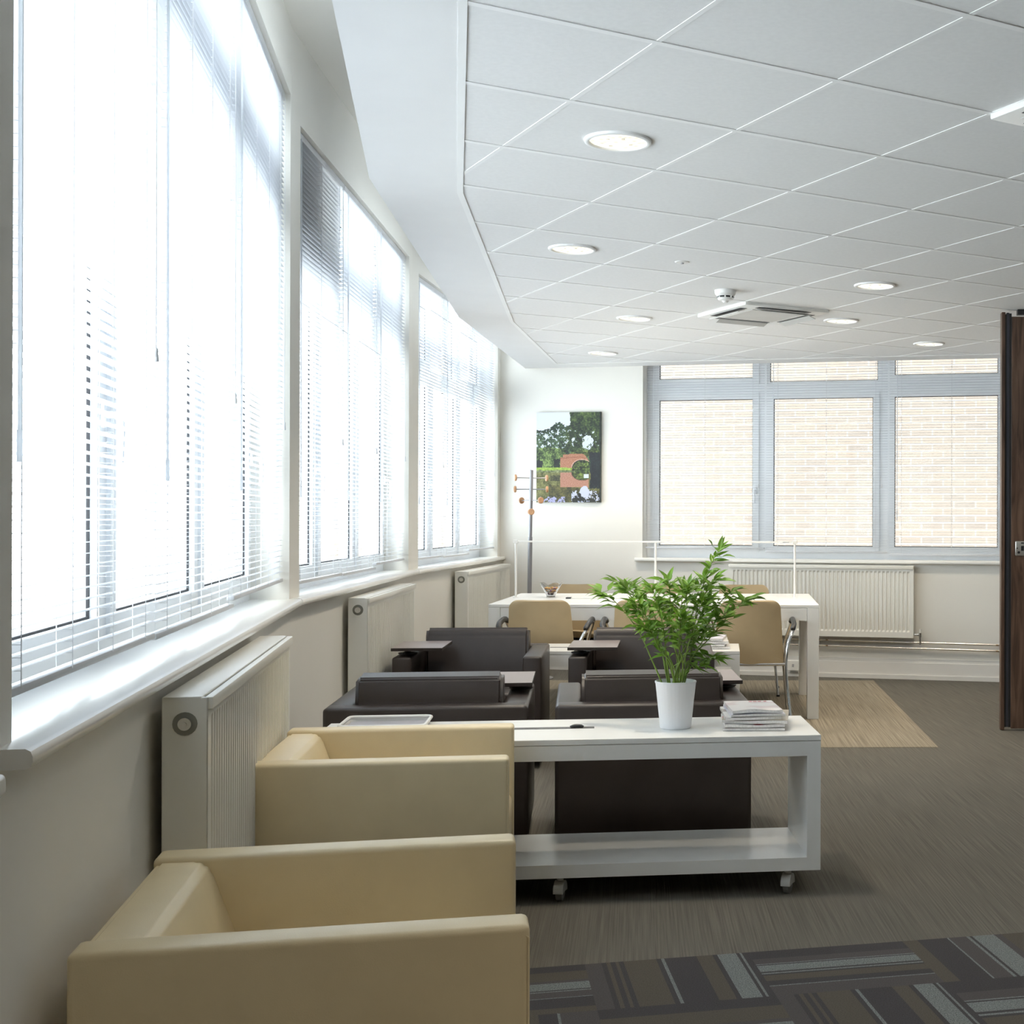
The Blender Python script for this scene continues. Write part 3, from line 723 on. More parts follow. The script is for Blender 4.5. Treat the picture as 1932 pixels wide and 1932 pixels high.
for z, n, rr in lay:
    for k in range(n):
        cn, cc = cols[rnd.randrange(5)]
        bm = B(); lathe(bm, [(0, -0.008), (0.008, -0.006), (0.0115, 0.0), (0.008, 0.006), (0, 0.008)], 12)
        a = 2 * PI * k / n + z * 40
        for t in (-1, 1):
            v = [bm.verts.new(p) for p in ((t * 0.010, 0, 0), (t * 0.020, 0.007, 0.004), (t * 0.020, -0.007, -0.004))]; bm.faces.new(v)
        o = obj('wrapped_sweet', bm, mat('sweet_' + cn, cc, 0.3), None, True)
        o.location = (-1.545 + rr * math.cos(a), 9.42 + rr * math.sin(a), 0.751 + z); o.rotation_euler = (rnd.uniform(-0.5, 0.5), rnd.uniform(-0.5, 0.5), rnd.uniform(0, 6))
        tag(o, 'small wrapped sweet inside the glass bowl on the meeting desk', 'sweet', 'sweets in the glass bowl')

# ---------------------------------------------------------------- beige visitor chairs
def visitor_chair(label):
    """origin on the floor, sitter faces +y; back of the chair towards -y"""
    r = thing('visitor_chair', label, 'chair', (0, 0, 0), 0, 'beige chairs around the meeting desk')
    # backrest shell: rounded, slightly curved
    def slab(w0, w1, n, f, th, rc=0.055):
        bm = B(); K = 12; rows = []
        for a in range(n + 9):
            v = a / n if a < n - 1 else 1 - (1 - (n - 2) / n) * (1 - math.sin((a - n + 2) / 10 * PI / 2)); c, nx = f(v)          # centre (y,z) and normal (y,z)
            hw = w0 + (w1 - w0) * v
            s = v * f.len
            for lim in ((f.len - s),):
                if lim < rc: hw -= rc - math.sqrt(max(0, rc * rc - (rc - lim) ** 2))
            row = []
            for side in (1, -1):
                for k in range(K + 1):
                    q = (-1 + 2 * k / K) * side
                    edge = 1 - abs(q) ** 6 * 0.75
                    d = side * th / 2 * edge
                    dish = 0.018 * (q * q - 0.4)
                    row.append(bm.verts.new((q * hw, c[0] + nx[0] * (d + dish), c[1] + nx[1] * (d + dish))))
            rows.append(row)
        m = len(rows[0])
        for a, b in zip(rows, rows[1:]):
            for k in range(m): bm.faces.new((a[k], a[(k + 1) % m], b[(k + 1) % m], b[k]))
        bm.faces.new(rows[0]); bm.faces.new(rows[-1][::-1]); return bm
    class F:
        def __init__(s, p0, p1, bend, ln): s.p0, s.p1, s.b, s.len = Vector(p0), Vector(p1), bend, ln
        def __call__(s, v):
            c = s.p0.lerp(s.p1, v); t = (s.p1 - s.p0).normalized(); n = Vector((t.y, -t.x)); n = n if n.x > 0 or abs(n.x) < 0.5 else -n
            c = c + n * s.b * (4 * v * (1 - v)); return (c.x, c.y), (n.x, n.y)
    fb = F((-0.185, 0.40), (-0.250, 0.800), 0.015, 0.41)
    obj('backrest', slab(0.215, 0.188, 16, fb, 0.035), BEIGE, r, True)
    fs = F((-0.20, 0.425), (0.22, 0.450), 0.01, 0.42)
    obj('seat', slab(0.210, 0.215, 12, fs, 0.045, 0.05), BEIGE, r, True)
    bm = B(); tube(bm, [(-0.225, -0.20, 0.398), (0.225, -0.20, 0.398)], 0.010, 10); tube(bm, [(-0.225, 0.17, 0.398), (0.225, 0.17, 0.398)], 0.010, 10)
    for sx in (-1, 1): tube(bm, [(sx * 0.19, -0.20, 0.398), (sx * 0.19, 0.17, 0.398)], 0.010, 10)
    obj('seat_frame', bm, CHROME, r, True)
    bm = rbox(-0.18, 0.18, -0.17, 0.16, 0.385, 0.405, 0.006, 2); obj('seat_pan', bm, BLACK, r)
    for sx in (-1, 1):
        bm = B(); tube(bm, smooth_path([(sx * 0.262, -0.262, 0.012), (sx * 0.235, -0.215, 0.25), (sx * 0.226, -0.20, 0.40), (sx * 0.240, -0.185, 0.52), (sx * 0.275, -0.130, 0.605), (sx * 0.282, -0.03, 0.640)], 6), 0.0105, 10)
        l = obj('leg', bm, CHROME, r, True)
        bm = B(); lathe(bm, [(0, 0), (0.014, 0), (0.013, 0.016), (0, 0.016)], 12, sx * 0.263, -0.264, 0.0); obj('foot_glide', bm, BLACK, l)
        bm = B(); tube(bm, smooth_path([(sx * 0.262, 0.235, 0.012), (sx * 0.240, 0.205, 0.25), (sx * 0.232, 0.19, 0.40), (sx * 0.245, 0.195, 0.52), (sx * 0.278, 0.170, 0.620), (sx * 0.284, 0.110, 0.648), (sx * 0.282, -0.03, 0.640)], 6), 0.0105, 10)
        l = obj('leg', bm, CHROME, r, True)
        bm = B(); lathe(bm, [(0, 0), (0.014, 0), (0.013, 0.016), (0, 0.016)], 12, sx * 0.263, 0.237, 0.0); obj('foot_glide', bm, BLACK, l)
        bm = B(); tube(bm, smooth_path([(sx * 0.272, -0.14, 0.612), (sx * 0.283, -0.08, 0.640), (sx * 0.284, 0.03, 0.655), (sx * 0.283, 0.12, 0.658), (sx * 0.276, 0.175, 0.636)], 6), [0.012] + [0.017] * 23 + [0.012], 10)
        obj('armrest', bm, BLACK, r, True)
    return r
ch = visitor_chair('beige visitor chair at the near left of the meeting desk')
def seat_at(o, x, y, rz): o.location = (x, y, 0); o.rotation_euler = (0, 0, rz)
seat_at(ch, -1.42, 8.46, math.radians(0))
dup(ch, (-0.77, 8.48, 0), math.radians(2), 'beige visitor chair at the near side, half hidden behind the plant')
dup(ch, (-0.118, 8.50, 0), math.radians(2), 'beige visitor chair at the near right of the desk, chrome legs showing')
dup(ch, (-1.48, 9.98, 0), math.radians(182), 'beige visitor chair across the desk behind the sweet bowl')
dup(ch, (-0.83, 9.98, 0), math.radians(180), 'beige visitor chair across the desk, in the middle behind the plant')
dup(ch, (-0.185, 9.98, 0), math.radians(180), 'beige visitor chair across the desk at its right end, nearest the radiator')

# ---------------------------------------------------------------- coat stand
cs = thing('coat_stand', 'grey metal coat stand with round wooden pegs in the far corner', 'coat stand', (-1.945, 10.82, 0))
bm = B(); lathe(bm, [(0, 0), (0.19, 0), (0.19, 0.006), (0.17, 0.012), (0.03, 0.018), (0, 0.018)], 40); obj('base', bm, GREYM, cs, True)
bm = B(); tube(bm, [(-0.012, 0, 0.015), (0.0, 0, 1.16)], 0.018, 14); tube(bm, [(0.0, 0, 1.165), (0.008, 0, 1.70)], 0.0155, 14); tube(bm, [(0.0, 0, 1.155), (0.0, 0, 1.17)], 0.013, 14)
lathe(bm, [(0.0155, 0), (0.012, 0.006), (0, 0.008)], 14, 0.008, 0, 1.70)
obj('pole', bm, GREYM, cs, True)
for z, a in ((1.640, 0.42), (1.547, 0.06), (1.456, -0.75), (1.362, -1.38)):
    for s_ in (0, PI):
        d = Vector((math.cos(a + s_), math.sin(a + s_), 0)); c = Vector((0.006, 0, z))
        bm = B(); tube(bm, [c + d * 0.012, c + d * 0.125], 0.0045, 8); k = obj('hook', bm, GREYM, cs, True)
        bm = B(); p = [c + d * 0.120, c + d * 0.124, c + d * 0.134, c + d * 0.139]; tube(bm, p, [0.020, 0.0265, 0.0265, 0.022], 20); obj('peg', bm, PEG, k, True)

# ---------------------------------------------------------------- canvas picture
def picture():
    W_, H_ = 0.585, 0.78; nx, ny = 120, 160
    def mixc(a, b, t): t = min(1.0, max(0.0, t)); return tuple(x + (y - x) * t for x, y in zip(a, b))
    def ns(x, y, z): return noise.noise(Vector((x, y, z)))
    def col(u0, v0):                    # u right 0..1, v up 0..1
        n1 = ns(u0 * 6, v0 * 8, 0.3); n2 = ns(u0 * 16, v0 * 21, 1.7); n3 = ns(u0 * 38, v0 * 50, 4.2); n4 = ns(u0 * 80, v0 * 105, 7.0)
        u, v = u0 + 0.02 * n2 + 0.012 * n3, v0 + 0.02 * n1 + 0.014 * n3
        t = 0.42 + 0.35 * n1 + 0.45 * n2 + 0.5 * n3 + 0.45 * n4
        gap = n2 + 0.8 * n3 + 0.6 * n4
        sky = mixc((0.80, 0.84, 0.92), (0.90, 0.92, 0.96), v0)
        c = sky
        if v0 > 0.33:
            if v < 0.80 - 0.12 * abs(u - 0.02) + 0.13 * math.exp(-((u - 0.36) / 0.14) ** 2) and not (gap > 0.42 and v > 0.60): c = mixc((0.06, 0.12, 0.10), (0.50, 0.60, 0.40), t)
            if v < 0.615 - 0.5 * (u - 0.2) ** 2 and u < 0.46: c = mixc((0.05, 0.10, 0.06), (0.56, 0.66, 0.36), t + 0.12)
            if v < 0.47 and (u < 0.10 or 0.27 < u < 0.37): c = mixc((0.03, 0.05, 0.06), (0.16, 0.22, 0.16), t)
            if u > 0.52 - 0.06 * (v < 0.85) and v > 0.545 - 0.05 * n1 and not (gap > 0.62 and v < 0.8): c = mixc((0.07, 0.12, 0.09), (0.42, 0.50, 0.26), t)
            if ((u - 0.80) / 0.085) ** 2 + ((v - 0.655) / 0.075) ** 2 < 1 and gap < 0.12: c = mixc(sky, (0.5, 0.6, 0.55), t - 0.5)
            if u > 0.55 and 0.50 < v < 0.575: c = mixc((0.06, 0.10, 0.05), (0.55, 0.62, 0.30), t)
            top = 0.527 + 0.013 * math.sin((u0 - 0.40) * 5.5) - 1.9 * max(0, u0 - 0.70) ** 2 * 3
            if 0.375 + 0.04 * (v0 > 0.50) < u0 < 0.83 and v0 < top:
                c = mixc((0.62, 0.40, 0.30), (0.74, 0.53, 0.43), 0.5 + n4)
                if v0 < top - 0.035 and v0 > top - 0.042: c = (0.55, 0.34, 0.26)
                dx, dy = (u0 - 0.715) / 0.155, (v0 - 0.388) / 0.083
                rr = dx * dx + dy * dy
                if rr < 1 or (v0 < 0.388 and abs(dx) < 1): c = mixc((0.06, 0.09, 0.05), (0.58, 0.68, 0.32), t) if rr < 0.8 or dx > 0.3 else (0.10, 0.09, 0.07)
                elif rr < 1.2 and v0 > 0.388: c = (0.80, 0.66, 0.58)
            bank = 0.388 - 0.02 * max(0, u0 - 0.3)
            if v0 < bank and u0 < 0.58 + 0.08 * n2: c = mixc((0.50, 0.62, 0.24), (0.66, 0.76, 0.34), 0.5 + n3)
            if v0 < 0.358 + 0.012 * n2 and u0 < 0.66: c = mixc((0.22, 0.26, 0.14), (0.62, 0.64, 0.46), t)
            if v0 < 0.362 and u0 > 0.60: c = mixc((0.12, 0.16, 0.08), (0.5, 0.6, 0.3), t)
        else:
            m = 0.33 - v0
            c = mixc((0.30, 0.31, 0.16), (0.58, 0.57, 0.36), t)
            if 0.22 < u < 0.38 and 0.03 < m < 0.09: c = mixc((0.14, 0.14, 0.09), (0.4, 0.4, 0.25), t)
            if m > 0.16 + 0.1 * (u0 - 0.5) and u0 > 0.2: c = mixc((0.20, 0.20, 0.12), (0.46, 0.44, 0.24), t)
            if 0.375 < u0 < 0.82 and m < 0.15 + 0.02 * u0 + 0.01 * n2:
                c = mixc((0.64, 0.44, 0.36), (0.74, 0.55, 0.47), 0.5 + n4)
                dx, dy = (u0 - 0.715) / 0.155, m / 0.083
                rr = dx * dx + dy * dy
                if rr < 1: c = mixc((0.08, 0.10, 0.05), (0.52, 0.60, 0.28), t) if not (u0 > 0.74 and 0.02 < m < 0.06) else (0.84, 0.88, 0.92)
                elif rr < 1.15: c = (0.26, 0.18, 0.14)
            if ((u - 0.755) / 0.075) ** 2 + ((v - 0.115) / 0.065) ** 2 < 1 or (m > 0.2 and u0 > 0.55 and gap > 0.25): c = (0.80, 0.82, 0.93)
            elif m > 0.23 and u0 > 0.56 and n2 < 0.25: c = mixc((0.10, 0.11, 0.11), (0.30, 0.30, 0.24), t)
            if m > 0.27 and u0 < 0.45 and gap > 0.1: c = (0.68, 0.68, 0.84)
        if u > 0.835 + 0.02 * n1 and 0.15 < v < 0.555: c = mixc((0.08, 0.09, 0.12), (0.16, 0.20, 0.20), t)
        if u0 > 0.985: c = mixc(c, (0.08, 0.10, 0.10), 0.8)
        return tuple(0.85 * q ** 2.2 for q in c)
    bm = B(); lay = bm.loops.layers.float_color.new('paint')
    g = [[bm.verts.new((W_ * (i / nx - 0.5), -0.03, H_ * (j / ny - 0.5))) for i in range(nx + 1)] for j in range(ny + 1)]
    for j in range(ny):
        for i in range(nx):
            f = bm.faces.new((g[j][i], g[j][i + 1], g[j + 1][i + 1], g[j + 1][i])); c = col((i + 0.5) / nx, (j + 0.5) / ny)
            for l in f.loops: l[lay] = c + (1,)
    q = Q(-1.722, 0); r = thing('canvas_picture', 'unframed canvas photograph of a brick bridge over a canal on the back wall', 'picture', (q[0], q[1], 1.838), bl)
    me = bpy.data.meshes.new('printed_face'); bm.to_mesh(me); bm.free(); me.materials.append(attr_mat('printed_canvas', 'paint', 0.55))
    o = bpy.data.objects.new('printed_face', me); C.objects.link(o); o.parent = r
    bm = B(); box(bm, -W_ / 2, W_ / 2, -0.0298, -0.003, -H_ / 2, H_ / 2); obj('stretcher', bm, mat('dark_canvas_edge', (0.10, 0.12, 0.11), 0.8, var=0.5, scale=30), r)
picture()

# ---------------------------------------------------------------- cream cube armchairs
def cream_chair(label):
    """sitter faces +x, arms at +-y"""
    r = thing('cream_armchair', label, 'armchair', (0, 0, 0), 0, 'cream leather armchairs')
    Wd, Ln, Hh, th = 0.675, 0.715, 0.63, 0.078
    for s in (-1, 1):
        y0 = s * Wd / 2 - (th if s > 0 else 0)
        bm = rbox(-Ln / 2, Ln / 2, y0, y0 + th, 0.075, Hh, 0.012, 4); a = obj('armrest', bm, CREAM, r, True)
        bm = B()                        # stitched piping on the outer top edge
        yo = s * Wd / 2 - s * 0.0035
        tube(bm, [(-Ln / 2 + 0.012, yo, Hh - 0.013), (Ln / 2 - 0.012, yo, Hh - 0.013), (Ln / 2 - 0.003, yo, Hh - 0.022), (Ln / 2 - 0.003, yo, 0.09)], 0.0028, 8); obj('piping', bm, CREAM, a, True)
    yi = Wd / 2 - th + 0.001
    bm = B()
    profile_y(bm, [(-Ln / 2, 0.08), (-Ln / 2, Hh - 0.022), (-Ln / 2 + 0.012, Hh - 0.010), (-0.275, Hh - 0.010), (-0.258, Hh - 0.016), (-0.246, Hh - 0.032), (-0.175, 0.40), (-0.165, 0.08)], -yi, yi)
    bmesh.ops.bevel(bm, geom=[e for e in bm.edges if abs(e.verts[0].co.y - e.verts[1].co.y) > 0.1], offset=0.006, segments=2, affect='EDGES')
    obj('backrest', bm, CREAM, r, True)
    bm = rbox(-0.17, Ln / 2 - 0.005, -yi, yi, 0.27, 0.415, 0.025, 4); obj('seat_cushion', bm, CREAM, r, True)
    bm = B(); box(bm, -0.165, Ln / 2 - 0.02, -yi, yi, 0.09, 0.268); obj('seat_base', bm, CREAM, r)
    for sx in (-1, 1):
        for sy in (-1, 1):
            bm = B(); lathe(bm, [(0, 0), (0.022, 0), (0.022, 0.076), (0, 0.076)], 16, sx * 0.30, sy * 0.285, 0); obj('foot', bm, CHROME, r, True)
    return r
def place_by_front(o, nx_, ny_, th):
    """put the near front corner (+x, -y) of a cream chair at nx,ny"""
    c, s = math.cos(th), math.sin(th); lx, ly = 0.3575, -0.3375
    o.location = (nx_ - (lx * c - ly * s), ny_ - (lx * s + ly * c), 0); o.rotation_euler = (0, 0, th)
c1 = cream_chair('cream leather armchair nearest the camera, in the bottom left foreground')
place_by_front(c1, -0.398, 2.224, math.radians(13))
c2 = dup(c1, (0, 0, 0), 0, 'second cream leather armchair, between the front one and the rolling bench')
place_by_front(c2, -0.735, 3.760, math.radians(9.5))

# ---------------------------------------------------------------- rolling bench (console)
KL, KD, KH = 1.74, 0.455, 0.56
k_ang = math.radians(7.6)
kr = Vector((0.188, 4.617)); kc = kr - Vector((math.cos(k_ang), math.sin(k_ang))) * KL / 2 + Vector((-math.sin(k_ang), math.cos(k_ang))) * KD / 2
kb = thing('rolling_bench', 'white open-frame bench table on castors holding the potted plant', 'bench table', (kc.x, kc.y, 0), k_ang)
hx, hy = KL / 2, KD / 2; z0 = 0.088; tk = 0.048
bm = rbox(-hx, hx, -hy, hy, KH - 0.020, KH, 0.0015, 1); obj('tabletop', bm, WHITE, kb)
bm = B(); box(bm, -hx + tk, hx - tk, -hy + 0.001, hy - 0.001, KH - 0.073, KH - 0.0215); obj('top_beam', bm, WHITE, kb)
for x0 in (-hx + 0.001, hx - tk - 0.001):
    bm = B(); box(bm, x0, x0 + tk, -hy + 0.001, hy - 0.001, z0, KH - 0.0215); obj('side_panel', bm, WHITE, kb)
bm = B(); box(bm, -hx + tk, hx - tk, -hy + 0.001, hy - 0.001, z0, z0 + 0.045); obj('bottom_shelf', bm, WHITE, kb)
def caster(x, y, a):
    bm = B(); tube(bm, [(x, y, z0 - 0.001), (x, y, 0.07)], 0.012, 10)
    c, s = math.cos(a), math.sin(a)
    def R_(p): return (x + p[0] * c - p[1] * s, y + p[0] * s + p[1] * c, p[2])
    vs = []
    for yy in (-0.017, 0.017):
        vs.append([bm.verts.new(R_((0.034 * math.cos(t), yy, 0.036 + 0.034 * math.sin(t)))) for t in [PI * k / 10 - 0.15 for k in range(12)]])
    for k in range(11): bm.faces.new((vs[0][k], vs[0][k + 1], vs[1][k + 1], vs[1][k]))
    for q in vs:
        cpt = bm.verts.new(R_((0, -0.017 if q is vs[0] else 0.017, 0.034)))
        for k in range(11): bm.faces.new((cpt, q[k], q[k + 1]))
    o = obj('caster', bm, mat('pale_grey_plastic', (0.48, 0.48, 0.46), 0.4), kb, True)
    bm = B(); tube(bm, [R_((0, yy, 0.0285)) for yy in (-0.012, -0.010, 0.010, 0.012)], [0.024, 0.028, 0.028, 0.024], 24)
    obj('wheel', bm, mat('grey_rubber', (0.20, 0.20, 0.20), 0.6), o, True)
for x, y, a in ((-hx + 0.10, -hy + 0.06, 0.9), (-0.03, -hy + 0.045, 1.35), (hx - 0.11, -hy + 0.045, 1.15), (-hx + 0.10, hy - 0.06, 0.4), (-0.03, hy - 0.06, 0.4), (hx - 0.11, hy - 0.06, 2.0)): caster(x, y, a)
bm = B(); box(bm, -0.38, 0.085, 0.005, 0.042, KH - 0.001, KH + 0.0012, 0); obj('cable_slot', bm, mat('dark_grey_slot', (0.10, 0.10, 0.10), 0.6, var=0.4, scale=60), kb)
bm = B(); tube(bm, smooth_path([(0.0, 0.022, KH + 0.001), (0.015, 0.022, KH + 0.006), (0.035, 0.022, KH + 0.006), (0.045, 0.022, KH + 0.001)], 4), 0.007, 8); obj('plug_tail', bm, BLACK, kb, True)
bm = B(); tube(bm, smooth_path([(0.35, 0.0, z0 - 0.004), (0.55, -0.02, z0 - 0.022), (0.70, 0.02, z0 - 0.014), (0.78, 0.05, z0 - 0.004)], 6), 0.004, 8); obj('power_cable', bm, BLACK, kb, True)
def kpt(lx, ly, z): c, s = math.cos(k_ang), math.sin(k_ang); return (kc.x + lx * c - ly * s, kc.y + lx * s + ly * c, z)
def from_world(X, Y): v = Vector((X, Y)) - kc; c, s = math.cos(k_ang), math.sin(k_ang); return v.x * c + v.y * s, -v.x * s + v.y * c
# tray at the left end of the bench
p = kpt(-hx + 0.215, 0.105, KH)
tr = thing('letter_tray', 'shallow grey tray with white rim at the left end of the bench', 'tray', (p[0], p[1], KH + 0.0005), k_ang)
bm = rbox(-0.14, 0.14, -0.11, 0.11, 0.0, 0.008, 0.003, 2); obj('tray_floor', bm, mat('grey_lilac_plastic', (0.36, 0.35, 0.38), 0.3), tr)
bm = B(); pts = []
for cx_, cy_, a0 in ((0.125, 0.095, 0), (-0.125, 0.095, PI / 2), (-0.125, -0.095, PI), (0.125, -0.095, 1.5 * PI)):
    for k in range(5): a = a0 + k * PI / 8; pts.append((cx_ + 0.022 * math.cos(a), cy_ + 0.022 * math.sin(a), 0.022))
tube(bm, pts + [pts[0]], 0.006, 8, False); obj('rim', bm, WHITE, tr, True)
bm = B()
n = len(pts)
v0 = [bm.verts.new((x * 0.97, y * 0.97, 0.004)) for x, y, z in pts]; v1 = [bm.verts.new((x, y, 0.022)) for x, y, z in pts]
for k in range(n): bm.faces.new((v0[k], v0[(k + 1) % n], v1[(k + 1) % n], v1[k]))
obj('tray_wall', bm, WHITE, tr, True)

# magazines
def magazine(name, w_, h_, t_, loc, rz, label, group, covm, wave=0.0, seed=0, spine=None):
    r = thing(name, label, 'magazine', loc, rz, group)
    N = 14; bm = B()
    def zz(u, v): return wave * (0.5 + 0.5 * math.sin(u * 7 + seed)) * (1 - v) ** 2
    top = [[bm.verts.new((w_ * (i / N - 0.5), h_ * (j / 4 - 0.5), t_ + zz(i / N, j / 4))) for i in range(N + 1)] for j in range(5)]
    bot = [[bm.verts.new((w_ * (i / N - 0.5), h_ * (j / 4 - 0.5), 0.0008 + 0.5 * zz(i / N, j / 4))) for i in range(N + 1)] for j in range(5)]
    for j in range(4):
        for i in range(N):
            bm.faces.new((bot[j][i], bot[j + 1][i], bot[j + 1][i + 1], bot[j][i + 1]))
    for i in range(N):
        bm.faces.new((bot[0][i], bot[0][i + 1], top[0][i + 1], top[0][i])); bm.faces.new((bot[4][i], top[4][i], top[4][i + 1], bot[4][i + 1]))
    for j in range(4): bm.faces.new((bot[j][N], bot[j + 1][N], top[j + 1][N], top[j][N]))
    for j in range(4):
        for i in range(N): bm.faces.new((top[j][i], top[j][i + 1], top[j + 1][i + 1], top[j + 1][i]))
    obj('pages', bm, mat('magazine_paper', (0.72, 0.71, 0.70), 0.6, var=0.12, scale=150), r)
    bm = B()
    t2 = [[bm.verts.new((w_ * (i / N - 0.5), h_ * (j / 4 - 0.5), t_ + 0.0006 + zz(i / N, j / 4))) for i in range(N + 1)] for j in range(5)]
    for j in range(4):
        for i in range(N): bm.faces.new((t2[j][i], t2[j][i + 1], t2[j + 1][i + 1], t2[j + 1][i]))
    sv = [bm.verts.new((-w_ / 2 - 0.0006, h_ * (j / 4 - 0.5), 0.0)) for j in range(5)]; st = [bm.verts.new((-w_ / 2 - 0.0006, h_ * (j / 4 - 0.5), t_ + 0.0006 + zz(0, j / 4))) for j in range(5)]
    for j in range(4): bm.faces.new((sv[j], sv[j + 1], st[j + 1], st[j]))
    obj('cover', bm, covm, r)
    return r
def cover(name, base, acc, sc): 
    m = bpy.data.materials.new(name); m.use_nodes = True; nt = m.node_tree; p = nt.nodes['Principled BSDF']; p.inputs['Roughness'].default_value = 0.3
    tc = nt.nodes.new('ShaderNodeTexCoord'); v = nt.nodes.new('ShaderNodeTexNoise'); v.inputs['Scale'].default_value = sc; v.inputs['Detail'].default_value = 1
    nt.links.new(tc.outputs['Object'], v.inputs['Vector']); r = nt.nodes.new('ShaderNodeValToRGB'); r.color_ramp.elements[0].position = 0.52; r.color_ramp.elements[1].position = 0.60
    r.color_ramp.elements[0].color = base + (1,); r.color_ramp.elements[1].color = acc + (1,)
    nt.links.new(v.outputs['Fac'], r.inputs[0]); nt.links.new(r.outputs[0], p.inputs['Base Color']); return m
CV = [cover('cover_white', (0.80, 0.79, 0.78), (0.70, 0.69, 0.70), 8), cover('cover_red', (0.80, 0.78, 0.77), (0.60, 0.10, 0.12), 14), cover('cover_lilac', (0.76, 0.75, 0.82), (0.62, 0.60, 0.72), 9),
      cover('cover_card', (0.42, 0.36, 0.25), (0.50, 0.44, 0.33), 6), cover('cover_brown', (0.78, 0.77, 0.74), (0.32, 0.26, 0.2), 12), cover('cover_pink', (0.82, 0.78, 0.77), (0.74, 0.62, 0.62), 11)]
st = [(0.22, 0.285, 0.009, -0.003, 0.0, CV[0], 0.0, 'bottom white magazine of the stack on the bench'),
      (0.212, 0.29, 0.010, -0.006, 3.0, CV[1], 0.004, 'thick magazine with a red-marked spine, second from the bottom of the bench stack'),
      (0.232, 0.28, 0.011, 0.010, -4.0, CV[3], 0.003, 'card-covered magazine sticking out to the right of the bench stack'),
      (0.200, 0.285, 0.009, -0.014, 4.0, CV[4], 0.002, 'magazine with a printed spine in the middle of the bench stack'),
      (0.195, 0.27, 0.008, 0.000, 6.0, CV[2], 0.002, 'pale lilac magazine second from the top of the bench stack'),
      (0.180, 0.26, 0.010, -0.004, 7.0, CV[5], 0.006, 'top magazine with a curled cover and red masthead on the bench stack')]
mx, my = -0.050, 4.835; z = KH + 0.0008
for k, (w_, h_, t_, dx, da, cv, wv, lab) in enumerate(st):
    r = magazine('magazine', w_, h_, t_, (mx + dx, my, z), math.radians(2 + da), lab, 'magazines stacked on the rolling bench', cv, wv, k)
    z += t_ + 0.0012 + wv * 0.55
    if k == 5:
        bm = B()
        for i, (a, b) in enumerate(((0.0, 0.012), (0.016, 0.030), (0.034, 0.046), (0.056, 0.066))): box(bm, 0.0 + a, b, 0.095, 0.112, t_ + 0.0009, t_ + 0.0012)
        obj('masthead', bm, mat('masthead_red', (0.55, 0.10, 0.12), 0.5), r)

# ---------------------------------------------------------------- low table behind the brown chairs
lt = thing('side_table', 'low white table behind the far brown armchairs, carrying a pile of magazines', 'table', (0, 0, 0), math.radians(2))
lt.location = (-0.90, 7.925, 0)
hx2, hy2, LH = 0.73, 0.235, 0.54
bm = rbox(-hx2, hx2, -hy2, hy2, LH - 0.02, LH, 0.0015, 1); obj('tabletop', bm, WHITE, lt)
for sx in (-1, 1):
    for sy in (-1, 1):
        x0 = sx * hx2 - (0.05 if sx > 0 else 0); y0 = sy * hy2 - (0.05 if sy > 0 else 0)
        bm = B(); box(bm, x0, x0 + 0.05, y0, y0 + 0.05, 0.0, LH - 0.0215); obj('leg', bm, WHITE, lt)
for y0 in (-hy2 + 0.001, hy2 - 0.021):
    bm = B(); box(bm, -hx2 + 0.05, hx2 - 0.05, y0, y0 + 0.02, LH - 0.09, LH - 0.0215); obj('apron', bm, WHITE, lt)
for x0 in (-hx2 + 0.005, hx2 - 0.025):
    bm = B(); box(bm, x0, x0 + 0.02, -hy2 + 0.05, hy2 - 0.05, LH - 0.09, LH - 0.0215); obj('apron', bm, WHITE, lt)
bm = B(); box(bm, -0.40, 0.10, -0.02, 0.01, LH - 0.001, LH + 0.001); obj('cable_slot', bm, mat('dark_grey_slot', (0.10, 0.10, 0.10), 0.6), lt)
z = LH + 0.0006
for k, (t_, cv, lab) in enumerate(((0.014, CV[0], 'bottom magazine of the pile on the low white table'), (0.012, CV[2], 'second magazine of the pile on the low white table'), (0.016, CV[0], 'third magazine of the pile on the low white table'), (0.014, CV[2], 'top magazine of the pile on the low white table'))):
    magazine('magazine', 0.22, 0.29, t_, (-0.345 + 0.006 * (-1) ** k - 0.006 * k, 7.96, z), math.radians(3 * (-1) ** k), lab, 'magazines on the low white table', cv, 0.001, k); z += t_ + 0.002

